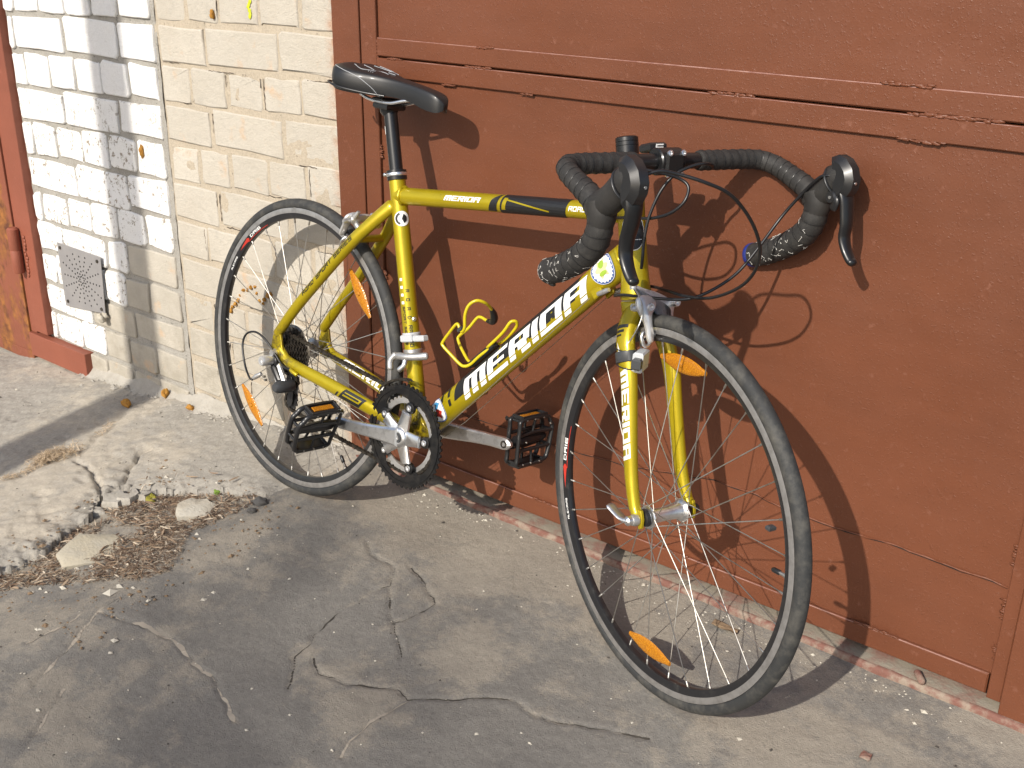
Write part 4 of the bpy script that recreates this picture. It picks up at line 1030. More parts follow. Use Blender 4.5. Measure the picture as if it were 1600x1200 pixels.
# ---- fork ---------------------------------------------------------
fork = part("fork", True)
blade = {}
for s in (-1, 1):
    C = crom([(.8885, s * .010, .652), (.896, s * .026, .632), (.9085, s * .038, .610), (.922, s * .0425, .585), (.9375, s * .0445, .550), (.9515, s * .0465, .498), (.966, s * .049, .446), (.982, s * .0515, .395), (1.000, s * .0535, .355), (1.012, s * .0545, .341)], 6)
    m = len(C); rr = []
    for i in range(m):
        t = i / (m - 1); rr.append((.0150 + .0015 * max(0, 1 - t * 5) - .0055 * t, .0215 - .0125 * t ** 1.2 if t > .15 else .0205 + .001 * (1 - t / .15)))
    blade[s] = (C, rr); tube(C, rr, 24, ref=(0, 1, 0), round_caps=True).obj("blade", YEL, fork, 60)
    plate([(-.012, .016), (.006, .018), (.012, .004), (.012, -.012), (.005, -.016), (.001, -.004), (-.004, -.004), (-.006, -.013), (-.012, -.008)], .006, (FA[0], s * .0535, FA[2]), (1, 0, 0), (0, 0, 1), .001).obj("fork_end", YEL, fork, 35)
lathe([(.019, -.034), (.0235, -.030), (.0258, -.018), (.0262, -.002), (.024, 0)], axp(.6655), AX, 32).obj("crown", YEL, fork, 50)
lathe([(.0235, 0), (.0255, .0012), (.0235, .0024)], axp(.6645), AX, 32).obj("headset_ring", ALUD, fork, 50)
fsf = Surf(blade[-1][0], blade[-1][1], zero=math.pi); fsf = fsf
VF = 1 if fsf.at(.1, .01)[0] > fsf.at(.1, 0)[0] else -1
g_ = G(); fsf.quads(rects, lambda u, v: (.105 + u * .150 / W_ + (.5 - v) * .006, VF * (.0035 + (v - .5) * .0145)), g_, off=.0006); g_.obj("lettering", WHT, fork)
g_ = G(); fsf.quads([(0, 1, 0, 1)], lambda u, v: (.060 + u * .022 * (1 - v) + v * .03, VF * (-.003 + v * .011)), g_, off=.0006); 
g_.obj("lettering", WHT, fork)
g_ = G(); fsf.quads([(0, .28, 0, 1), (.42, .62, 0, .7), (.75, .9, 0, .5)], lambda u, v: (.034 + u * .020, VF * (-.006 + v * .022)), g_, off=.0006); g_.obj("lettering", BLK, fork)
# sensor strapped to the near blade
sen = part("fork_reflector", True)
C_, r_ = blade[-1]
ib = 18; cc = C_[ib]; tt_ = (C_[ib + 1] - C_[ib - 1]); tt_ /= np.linalg.norm(tt_)
lathe([(.0205, -.009), (.0215, -.008), (.0215, .008), (.0205, .009)], cc, tt_, 24).xf(lambda p: cc + (p - cc) * np.array([1.0, .80, 1])).obj("strap", GREYP, sen, 40)
for dz in (-.0145, .0135): tube([cc + tt_ * dz + np.array([.0212 * math.cos(t), .0168 * math.sin(t), 0]) for t in np.linspace(0, 2 * np.pi, 25)[:-1]], .0010, 6, closed=True).obj("tie", CAB, sen, 60)
box(cc + np.array([.022, .012, 0]), (.018, .034, .034), None, .003, ex=(.8, .6, 0), ey=(-.6, .8, 0)).obj("clear_block", CLR, sen, 30)
box(cc + np.array([.0275, .006, 0]), (.016, .040, .019), None, .003, ex=(.8, .6, 0), ey=(-.6, .8, 0)).obj("grey_block", GREYP, sen, 30)

# ---- wheels -------------------------------------------------------
def make_wheel(rear):
    w = part("wheel", not rear); O = np.array([0, 0, RW]) if rear else FA
    RM = .3345 - .0125
    # tyre cross section
    prof = []
    for k in range(22):
        a = R(-35 + 250 * k / 21); rr_ = .0125
        prof.append((RM + rr_ * math.sin(a), rr_ * 1.0 * math.cos(a)))
    V = []; n = 160
    for i in range(n):
        t = 2 * np.pi * i / n
        for (r_, y) in prof: V.append((O[0] + r_ * math.cos(t), O[1] + y, O[2] + r_ * math.sin(t)))
    m = len(prof); Fq = [(i * m + k, i * m + (k + 1) % m, ((i + 1) % n) * m + (k + 1) % m, ((i + 1) % n) * m + k) for i in range(n) for k in range(m)]
    mesh_obj("tyre", V, Fq, RUB, w, 180)
    # rim: black box section + brake tracks
    def ring(pr, name, m_, ang=40, n=160):
        V = []
        for i in range(n):
            t = 2 * np.pi * i / n
            for (r_, y) in pr: V.append((O[0] + r_ * math.cos(t), O[1] + y, O[2] + r_ * math.sin(t)))
        q = len(pr); F_ = [(i * q + k, i * q + (k + 1) % q, ((i + 1) % n) * q + (k + 1) % q, ((i + 1) % n) * q + k) for i in range(n) for k in range(q)]
        return mesh_obj(name, V, F_, m_, w, ang)
    ring([(.2905, -.0035), (.2915, -.006), (.3025, -.0096), (.3125, -.0094), (.3125, .0094), (.3025, .0096), (.2915, .006), (.2905, .0035)], "rim", RIMB, 35)
    for s in (-1, 1): ring([(.3030, s * .0090), (.3032, s * .0100), (.3130, s * .0104), (.3142, s * .0101), (.3142, s * .0085)], "brake_track", RIMS, 50)
    # hub
    fl = .0345; fo = fl if not rear else None
    if rear: yn, yf, fr, body = -.021, .034, .0225, .0125
    else: yn, yf, fr, body = -.0345, .0345, .0195, .0125
    lathe([(.008, yn - .010), (.0135, yn - .009), (.0135, yn - .003), (fr, yn - .002), (fr + .001, yn), (fr, yn + .002), (body + .002, yn + .005), (body, yn + .012), (body - .001, 0), (body, yf - .012), (body + .002, yf - .005), (fr, yf - .002), (fr + .001, yf), (fr, yf + .002), (.0135, yf + .003), (.0135, yf + .009), (.008, yf + .010)], O, (0, 1, 0), 28).obj("hub", ALU if not rear else ALUD, w, 35)
    lathe([(.0045, -.075 if rear else -.058), (.0045, .075 if rear else .058)], O, (0, 1, 0), 12).obj("axle", ALUD, w, 40)
    if not rear:
        for s in (-1, 1): lathe([(.0155, 0), (.014, .006), (.009, .009)], O + np.array([0, s * .0395, 0]), (0, s, 0), 20).obj("dust_cap", BLKP, w, 40)
    # spokes: 32, crossed three times
    nh = 32
    sm = None
    for i in range(nh):
        ang = R(.9 + 11.25 * i); side = -1 if i % 2 == 0 else 1; yy = yn if side < 0 else yf
        j = i // 2; lead = 1 if j % 2 == 0 else -1
        cross = R(64) * lead * (1 if not rear else 1.05)
        ha = ang + cross; hub_p = O + np.array([(fr - .002) * math.cos(ha), yy + side * .0015 * (1 if lead > 0 else -1), (fr - .002) * math.sin(ha)])
        rim_p = O + np.array([.2925 * math.cos(ang), side * .0012, .2925 * math.sin(ang)])
        d = (rim_p - hub_p); d /= np.linalg.norm(d)
        tube([hub_p, rim_p - d * .010], .00095, 6, caps=True).obj("spoke", STEEL, w, 60)
        tube([rim_p - d * .012, rim_p - d * .0115, rim_p + d * .001], [.0013, .0019, .0021], 6).obj("nipple", STEEL, w, 60)
    # valve
    va = R(6.5 if not rear else -49.2); dv = np.array([math.cos(va), 0, math.sin(va)])
    tube([O + dv * .291, O + dv * .287, O + dv * .286, O + dv * .276], [.0045, .0045, .003, .003], 10).obj("valve", STEEL, w, 40)
    tube([O + dv * .277, O + dv * .275, O + dv * .262, O + dv * .259], [.003, .0042, .0040, .002], 10).obj("valve_cap", BLKP, w, 40)
    # reflectors
    def refl(a0, rr_, half, yoff, tilt=0.):
        n_ = 13; C = []; rad = []
        for k in range(n_):
            t = -1 + 2 * k / (n_ - 1); aa = R(a0) + half * t; r2 = rr_ - .004 * (1 - t * t) * 0
            # straight bar tangent to circle
            tang = np.array([-math.sin(R(a0)), 0, math.cos(R(a0))]); cen = np.array([math.cos(R(a0)), 0, math.sin(R(a0))]) * rr_
            C.append(O + cen + tang * (.058 * t) + np.array([0, yoff, 0])); rad.append((.0035 * (1 - .35 * t * t) , .0148 * max(.28, (1 - .82 * t * t))))
        g_ = tube(C, rad, 16, ref=(0, 1, 0)); e = g_.obj("reflector", AMB, w, 40)
        lathe([(.0052, -.001), (.0048, .002), (.0022, .0035), (.0001, .0036)], O + cen + np.array([0, yoff - .0032, 0]), (0, -1, 0), 14).obj("reflector_boss", AMB, w, 40)
        return e
    if rear: refl(-130.2, .234, .25, -.011); refl(42.5, .262, .24, -.011)
    else: refl(93.5, .258, .24, .012); refl(-87.0, .252, .25, -.008)
    # rim decals (near side), placed on the sloping face between track and spoke bed
    rsf = []
    def rimquad(rects_, a0, hgt_, r0, g_, dirn=1, wid=.5):
        for (a, b, c, d) in rects_:
            nu = 2; V = []
            for q in (0, 1):
                for p in (0, 1):
                    uu = a if p == 0 else b; vv = c if q == 0 else d
                    ang = R(a0) + dirn * uu * hgt_ * wid / .297; rr_ = r0 + (vv) * hgt_; fr_ = (rr_ - .2915) / (.3025 - .2915)
                    V.append(O + np.array([rr_ * math.cos(ang), -(.006 + .0036 * fr_) - .0006, rr_ * math.sin(ang)]))
            g_.add(V, [(0, 1, 3, 2)])
        return g_
    a_c = 152 if rear else -162 + 360
    base_a = 134 if rear else 184.5
    rt, wt = text_rects("DA16", F5); 
    g_ = rimquad([(a * 1.0, b, c, d) for a, b, c, d in rt], base_a, .0062, .2948, G(), -1, 2.0); g_.obj("rim_lettering", WHT, w)
    rt, wt = text_rects("ALEXRIMS", F5); g_ = rimquad(rt, base_a + 22, .0036, .2955, G(), -1, 1.35); g_.obj("rim_lettering", WHT, w)
    V = []; n_ = 8
    for k in range(n_ + 1):
        ang = R(base_a + 1.5 + 9 * k / n_); wv = .0042 * (1 - k / n_) if k > 1 else .0042 * (k + .6) / 1.6
        for e_ in (-1, 1):
            rr_ = .2972 + e_ * wv; f_ = (rr_ - .2915) / .011; V.append(O + np.array([rr_ * math.cos(ang), -(.006 + .0036 * f_) - .0006, rr_ * math.sin(ang)]))
    mesh_obj("rim_decal", V, [(2 * k, 2 * k + 1, 2 * k + 3, 2 * k + 2) for k in range(n_)], RED, w)
    V = []
    for k in range(29):
        ang = R(base_a - 14 + k * .6)
        for rr_ in (.2918, .2930): V.append(O + np.array([rr_ * math.cos(ang), -(.0063 + .0036 * (rr_ - .2915) / .011) - .0004, rr_ * math.sin(ang)]))
    mesh_obj("rim_decal", V, [(2 * k, 2 * k + 1, 2 * k + 3, 2 * k + 2) for k in range(28)], RED, w)
    return w
fw = make_wheel(False); rw = make_wheel(True)
# magnet on a front spoke
va = R(27.); box(FA + np.array([.262 * math.cos(R(20.5)), -.004, .262 * math.sin(R(20.5))]), (.010, .013, .008), None, .002).obj("spoke_magnet", GREYP, fw, 30)
# front quick release
qr = part("quick_release", True); Q = FA
lathe([(.0045, 0), (.010, .001), (.0105, .006), (.0085, .012), (.0065, .013)], Q + np.array([0, -.0565, 0]), (0, -1, 0), 20).obj("cam_body", ALUD, qr, 40)
tube(crom([Q + np.array(p) for p in [(-.001, -.0725, .000), (-.010, -.075, -.001), (-.020, -.077, .001), (-.032, -.079, .005), (-.044, -.081, .010)]], 6), [(.0065 - .003 * min(1, i / 10), .0075 + .002 * min(1, i / 12)) for i in range(25)], 12, round_caps=True).obj("lever", ALU, qr, 60)
lathe([(.006, 0), (.008, .002), (.008, .010), (.005, .013)], Q + np.array([-.001, -.0665, 0]), (0, -1, 0), 16).obj("lever_pivot", ALU, qr, 40)
lathe([(.009, 0), (.0095, .004), (.007, .011)], Q + np.array([0, .0565, 0]), (0, 1, 0), 16).obj("nut", BLKP, qr, 40)
# rear quick release + cassette
qr2 = part("quick_release"); Q = np.array([0, 0, RW])
lathe([(.009, 0), (.0095, .004), (.007, .012)], Q + np.array([0, -.0695, 0]), (0, -1, 0), 16).obj("nut", ALUD, qr2, 40)
lathe([(.0045, 0), (.010, .001), (.0105, .008), (.007, .014)], Q + np.array([0, .0695, 0]), (0, 1, 0), 16).obj("cam_body", ALUD, qr2, 40)
cas = part("cassette")
teeth = [12, 13, 14, 16, 18, 20, 22, 24]
for k, t_ in enumerate(teeth):
    ro = t_ * .0127 / (2 * math.pi) + .0045; y = -.0575 + k * .00465
    ringplate(ro, ro * .62, .0019, (0, y, RW), t_ * 6, t_, .0042).obj("sprocket", CASS, cas, 30)
lathe([(.012, -.059), (.016, -.0585), (.0165, -.055), (.0165, -.024)], (0, 0, RW), (0, 1, 0), 20).obj("freehub", CASS, cas, 40)
lathe([(.020, 0), (.056, .0015), (.058, .0030), (.022, .0045)], (0, -.0235, RW), (0, 1, 0), 30).obj("spoke_guard", CASS, cas, 40)

# ---- crankset -----------------------------------------------------
cr = part("crankset"); CA_ = R(7.2)
def polar(r, a, y): return BB + np.array([r * math.cos(a), y, r * math.sin(a)])
def inner_fn(t):
    # inner outline of large ring with five tabs at the bolts
    best = min(abs(((t - CA_ - R(72) * k + math.pi) % (2 * math.pi)) - math.pi) for k in range(5))
    return .0875 - .0155 * math.exp(-(best / .17) ** 2) - .004 * math.exp(-(best / .34) ** 2)
ringplate(.1085, 0, .0035, BB + np.array([0, -.0455, 0]), 53 * 6, 53, .0042, ri_fn=inner_fn).obj("chainring", RINGM, cr, 30)
ringplate(.1010, .0955, .0022, BB + np.array([0, -.0478, 0]), 120).obj("chainring", RINGM, cr, 30)
ringplate(.0815, .0665, .0035, BB + np.array([0, -.0375, 0]), 39 * 6, 39, .0042).obj("chainring", ALUD, cr, 30)
for k in range(5):
    a = CA_ + R(72) * k; c = polar(.065, a, -.048)
    lathe([(.0118, -.004), (.0118, .003), (.0108, .0035)], c, (0, -1, 0), 20).obj("ring_tab", RINGM, cr, 35)
    lathe([(.0058, 0), (.0066, .0022), (.0060, .0030), (.0038, .0030), (.0032, .0012), (.0001, .0012)], c + np.array([0, -.0032, 0]), (0, -1, 0), 16).obj("ring_bolt", ALU, cr, 40)
# spider and drive arm
g_ = G()
for k in range(5):
    a = CA_ + R(72) * k; d = np.array([math.cos(a), 0, math.sin(a)]); e = np.array([-math.sin(a), 0, math.cos(a)])
    if True:
        outl = [(.004, -.019), (.022, -.0150), (.045, -.0122), (.0560, -.0118), (.0560, .0118), (.045, .0122), (.022, .0150), (.004, .019)]
        plate(outl, .009, BB + np.array([0, -.0545, 0]), d, e, .0022, g_)
lathe([(.018, .0), (.021, .004), (.021, .013), (.0165, .0175), (.0125, .0178), (.0120, .0168)], BB + np.array([0, -.047, 0]), (0, -1, 0), 28, g_)
g_.obj("spider", ALU, cr, 45)
def arm(y0, y1, ang, name="crank_arm"):
    d = np.array([math.cos(ang), 0, math.sin(ang)]); e = np.array([-math.sin(ang), 0, math.cos(ang)]); sg = 1 if y1 > y0 else -1
    ol = [(.0, -.0185), (.03, -.0165), (.08, -.0135), (.13, -.0118), (.165, -.0125), (.176, -.0105), (.183, -.005), (.185, 0), (.183, .005), (.176, .0105), (.165, .0125), (.13, .0118), (.08, .0135), (.03, .0165), (.0, .0185)]
    up = []
    for i in range(len(ol) - 1):
        for k in range(3): up.append(tuple(np.array(ol[i]) * (1 - k / 3) + np.array(ol[i + 1]) * k / 3))
    up.append(ol[-1])
    g_ = plate(up, .0135, BB, d, e, .0030)
    g_.xf(lambda p: p + np.array([0, y0 + (y1 - y0) * float(smooth(((p - BB) @ d) / .14)), 0]))
    return g_.obj(name, ALU, cr, 35)
ang_r = CA_ + math.pi
arm(-.062, -.072, ang_r); arm(.058, .072, CA_)
lathe([(.0105, 0), (.0100, .001), (.0060, .001), (.0055, -.001), (.0001, -.001)], BB + np.array([0, -.0648, 0]), (0, -1, 0), 20).obj("crank_bolt", GREYP, cr, 35)
lathe([(.0052, 0), (.0050, .0018), (.0028, .0018), (.0026, .0004), (.0001, .0004)], BB + np.array([0, -.0645, 0]), (0, -1, 0), 12).obj("crank_bolt", ALU, cr, 35)
lathe([(.018, -.058), (.012, -.057), (.012, -.036)], BB, (0, 1, 0), 18).obj("spindle", CASS, cr, 40)
lathe([(.012, .034), (.012, .058)], BB, (0, 1, 0), 18).obj("spindle", CASS, cr, 40)
pe = polar(.170, CA_, .0655); lathe([(.0078, 0), (.0078, .002), (.0045, .002), (.0042, -.002), (.0001, -.002)], pe, (0, -1, 0), 16).obj("axle_socket", CASS, cr, 35)
# pedals
def make_pedal(c, s, ang):
    """c: crank end; s: side (-1 near); ang: direction of the pedal's long axis in the x-z plane"""
    p = part("pedal"); c = np.array(c, float); eu = np.array([math.cos(ang), 0, math.sin(ang)]); ey = np.array([0, s, 0]); en = np.cross(eu, ey)
    o = c + ey * .012
    lathe([(.0065, 0), (.0080, .010), (.0080, .018), (.0115, .022), (.0110, .060), (.0085, .105), (.006, .112)], c + ey * .004, ey, 18).obj("axle_body", BLKP, p, 45)
    hw = .0135
    # two cage faces, each an outline frame of bars
    for f in (-1, 1):
        g_ = G()
        pts = [(-.047, .016), (-.047, .088), (-.030, .103), (.020, .110), (.034, .103), (.047, .088), (.047, .016), (.030, .010), (-.030, .010)]
        C = [o + eu * a + ey * b + en * f * hw for a, b in pts]
        tube(crom(C, 4, closed=True), (.0040, .0052), 8, closed=True, g=g_)
        tube([o + eu * -.016 + ey * .012 + en * f * hw, o + eu * -.018 + ey * .060 + en * f * (hw - .003), o + eu * -.016 + ey * .106 + en * f * hw], .0042, 8, g=g_)
        tube([o + eu * .016 + ey * .012 + en * f * hw, o + eu * .018 + ey * .060 + en * f * (hw - .003), o + eu * .016 + ey * .108 + en * f * hw], .0042, 8, g=g_)
        tube([o + eu * -.047 + ey * .055 + en * f * hw, o + eu * -.014 + ey * .052 + en * f * (hw - .003)], .003, 8, g=g_)
        tube([o + eu * .047 + ey * .055 + en * f * hw, o + eu * .014 + ey * .052 + en * f * (hw - .003)], .003, 8, g=g_)
        g_.obj("cage", BLKP, p, 60)
        for e_ in (-1, 1):
            for b in (.026, .050, .076):
                lathe([(.0019, 0), (.0018, .0028), (.001, .0032)], o + eu * (.0465 * e_) + ey * b + en * f * (hw + .0022), en * f, 8).obj("pin", STEEL, p, 40)
        for b in (.030, .070):
            lathe([(.0019, 0), (.0018, .0028), (.001, .0032)], o + eu * (.030 - .03 * (b < .05)) + ey * (b + .030 * (b > .05)) + en * f * (hw + .0022), en * f, 8).obj("pin", STEEL, p, 40)
    for e_ in (-1, 1):
        g_ = G(); cc_ = o + eu * (.0475 * e_) + ey * .053
        box(cc_ + en * 0, (.074, .030, .004), g_, .001, ex=ey, ey=en)
        for f in (-1, 1): box(cc_ + en * f * .0125 + eu * e_ * .003, (.074, .005, .008), g_, .001, ex=ey, ey=en)
        for f in (-1, 1): box(cc_ + ey * f * .035 + eu * e_ * .003, (.005, .024, .008), g_, .001, ex=ey, ey=en)
        g_.obj("end_frame", BLKP, p, 30)
        box(cc_ + eu * e_ * .0032, (.050, .013, .003), None, .0008, ex=ey, ey=en).obj("reflector", AMB, p)
        for f in (-1, 1):
            tube([o + eu * (.044 * e_) + ey * (.090 if f > 0 else .014) + en * hw, o + eu * (.044 * e_) + ey * (.090 if f > 0 else .014) - en * hw], .003, 8).obj("cage_post", BLKP, p, 60)
    for b in (.106,):
        for a in (-.016, .016): tube([o + eu * a + ey * b + en * hw, o + eu * a + ey * b - en * hw], .0032, 8).obj("cage_post", BLKP, p, 60)
    return p
make_pedal(polar(.170, ang_r, -.072), -1, R(68)); make_pedal(polar(.170, CA_, .072), 1, R(93))

# ---- chain --------------------------------------------------------
chn = part("chain")
def chain_path():
    pts = []; r1 = .0795; r2 = 20 * .0127 / (2 * math.pi); c1 = np.array([BB[0], BB[2]]); c2 = np.array([0, RW])
    def p3(x, z, y): return np.array([x, y, z])
    d = c2 - c1; L = np.linalg.norm(d); base = math.atan2(d[1], d[0]); off = math.acos((r1 - r2) / L)
    a_up = base - off; out = []
    up1 = c1 + r1 * np.array([math.cos(a_up), math.sin(a_up)]); up2 = c2 + r2 * np.array([math.cos(a_up), math.sin(a_up)])
    # pulleys
    g1 = np.array([.028, .272]); g2 = np.array([.034, .230]); rg = .0215
    seq = []
    for t in np.linspace(0, 1, 50): q = up1 + (up2 - up1) * t; seq.append(p3(q[0], q[1], -.0375 - .0015 * t))
    a = a_up; n_ = 26
    for k in range(1, n_):   # round the cassette, back side
        aa = a_up + (R(185)) * k / n_; seq.append(p3(c2[0] + r2 * math.cos(aa), c2[1] + r2 * math.sin(aa), -.039))
    for k in range(12): # front of upper pulley
        aa = R(155) - R(150) * k / 11; seq.append(p3(g1[0] + rg * math.cos(aa), g1[1] + rg * math.sin(aa), -.040))
    for k in range(12):
        aa = R(110) + R(165) * k / 11; seq.append(p3(g2[0] + rg * math.cos(aa), g2[1] + rg * math.sin(aa), -.041))
    a_lo = base + off; lo1 = c1 + r1 * np.array([math.cos(-R(100)), math.sin(-R(100))])
    l0 = seq[-1]
    for t in np.linspace(.03, 1, 50): q = np.array([l0[0], l0[2]]) * (1 - t) + lo1 * t; seq.append(p3(q[0], q[1] - .004 * math.sin(math.pi * t), -.041 + .0035 * t))
    aend = a_up + 2 * math.pi if a_up < 0 else a_up
    a0 = -R(100); tot = (a_up - a0) % (2 * math.pi)
    # go around the front (through angle 0)
    for k in range(1, 60):
        aa = a0 + tot * k / 60; seq.append(p3(c1[0] + r1 * math.cos(aa), c1[1] + r1 * math.sin(aa), -.0375))
    return np.array(seq)
CP = chain_path(); dd = np.linalg.norm(np.diff(np.vstack([CP, CP[:1]]), axis=0), axis=1); cu = np.concatenate([[0], np.cumsum(dd)]); CPc = np.vstack([CP, CP[:1]])
nl = int(cu[-1] / .0127); nl -= nl % 2; P_ = np.array([[np.interp(cu[-1] * i / nl, cu, CPc[:, k]) for k in range(3)] for i in range(nl)])
g_ = G(); gr_ = G()
for i in range(nl):
    a, b = P_[i], P_[(i + 1) % nl]; d = b - a; d /= np.linalg.norm(d); yv = np.array([0, 1., 0]); yv -= d * (d @ yv); yv /= np.linalg.norm(yv); e = np.cross(d, yv); c = (a + b) / 2
    wv = .0034 if i % 2 else .0023
    for s in (-1, 1):
        outl = [(-.0088, 0), (-.0065, -.0038), (-.001, -.0028), (.001, -.0028), (.0065, -.0038), (.0088, 0), (.0065, .0038), (.001, .0028), (-.001, .0028), (-.0065, .0038)]
        plate(outl, .001, c + yv * s * wv, d, e, 0, g_)
    lathe([(.0038, -.002), (.0038, .002)], a, yv, 6, gr_)
g_.obj("link_plates", CHAINM, chn)["kind"] = "stuff"
gr_.obj("rollers", CASS, chn)["kind"] = "stuff"

# ---- derailleurs --------------------------------------------------
rd = part("rear_derailleur")
lathe([(.010, 0), (.0115, .003), (.0115, .027), (.0095, .031), (.005, .031), (.004, .028), (.0001, .028)], (.002, -.078, .320), (0, -1, 0), 18).obj("barrel", SATIN, rd, 40)
lathe([(.012, 0), (.013, .004), (.013, .014), (.011, .016)], (.004, -.064, .316), (0, -1, 0), 18).obj("mount", BLKP, rd, 40)
plate([(-.007, .302), (-.004, .312), (.006, .319), (.015, .316), (.050, .280), (.050, .268), (.038, .256), (.028, .257)], .013, (0, -.106, 0), (1, 0, 0), (0, .12, 1), .0035).obj("link_arm", SATIN, rd, 30)
lathe([(.0085, 0), (.0125, .006), (.0140, .018), (.0140, .046), (.0115, .050)], (.045, -.100, .270), (0, 1, 0), 22).obj("knuckle", GREYP, rd, 50)
plate([(.004, .312), (.018, .306), (.038, .284), (.034, .270), (.016, .286), (.002, .300)], .012, (0, -.078, 0), (1, 0, 0), (0, 0, 1), .003).obj("link_arm", BLKP, rd, 30)
for y in (-.0475, -.0335):
    plate([(.018, .284), (.034, .286), (.044, .270), (.045, .236), (.043, .222), (.034, .215), (.026, .222), (.028, .248), (.017, .268)], .0018, (0, y, 0), (1, 0, 0), (0, 0, 1), .0004).obj("cage_plate", ALUD if y > -.04 else BLKP, rd, 30)
for c in ((.028, .272), (.034, .230)): ringplate(.0215, .006, .0025, (c[0], -.0405, c[1]), 66, 11, .004).obj("jockey_wheel", BLKP, rd, 30)
tube([(.006, -.108, .292), (-.004, -.113, .284), (-.011, -.116, .277)], [.0045, .0055, .004], 10).obj("barrel_adjuster", ALUD, rd, 40)
for p in ((.010, -.100, .286), (.016, -.100, .280)): lathe([(.003, 0), (.003, .006)], p, (0, -1, 0), 8).obj("limit_screw", STEEL, rd, 40)
fd = part("front_derailleur")
zc = .428; ca_ = BB + STN * ((zc - BB[2]) / STN[2])
lathe([(.0185, -.008), (.0195, -.007), (.0195, .007), (.0185, .008)], ca_, STN, 28).obj("clamp_band", ALUD, fd, 40)
C = crom([(.338, -.030, .418), (.356, -.034, .424), (.376, -.033, .428), (.400, -.026, .434), (.418, -.020, .440)], 6); tube(C, [(.0075, .0085 - .003 * abs(i - 12) / 12) for i in range(len(C))], 12, round_caps=True).obj("link_arm", ALUD, fd, 50)
C = crom([(.344, -.034, .424), (.338, -.040, .410), (.342, -.042, .395)], 5); tube(C, .0065, 10, round_caps=True).obj("link_arm", ALUD, fd, 50)
C = crom([(.372, -.032, .424), (.374, -.036, .410), (.366, -.040, .398)], 5); tube(C, .0055, 10, round_caps=True).obj("link_arm", ALU, fd, 50)
for y, m_ in ((-.0435, CHAINM), (-.0325, CHAINM)):
    arc = [(BB[0] + .112 * math.cos(R(a)), BB[2] + .112 * math.sin(R(a))) for a in range(92, 150, 6)]; arc2 = [(BB[0] + .117 * math.cos(R(a)), BB[2] + .117 * math.sin(R(a))) for a in range(138, 92, -6)]
    outl = arc + [(arc[-1][0] - .004, arc[-1][1] - .012)] + arc2
    plate(outl, .0018, (0, y, 0), (1, 0, 0), (0, 0, 1), .0004).obj("cage_plate", m_, fd, 30)
# bracket clip on the seat tube
cb = part("reflector_bracket"); zc = .462; cc_ = BB + STN * ((zc - BB[2]) / STN[2])
lathe([(.0178, -.006), (.0188, -.005), (.0188, .005), (.0178, .006)], cc_, STN, 24).obj("clamp_band", CLR, cb, 40)
box(cc_ + np.array([.016, -.022, .000]), (.034, .016, .014), None, .002, ex=(.96, 0, .28), ey=(0, 1, 0)).obj("bracket_arm", CLR, cb, 30)
box(cc_ + np.array([.048, -.022, .009]), (.032, .012, .012), None, .002, ex=(.96, 0, .28), ey=(0, 1, 0)).obj("bracket_arm", CLR, cb, 30)
lathe([(.0045, 0), (.005, .003), (.003, .005), (.0001, .005)], BB + STN * ((.498 - BB[2]) / STN[2]) + np.array([.0155, -.004, 0]), (.95, -.3, 0), 12).obj("cage_boss", ALU, cb, 40)

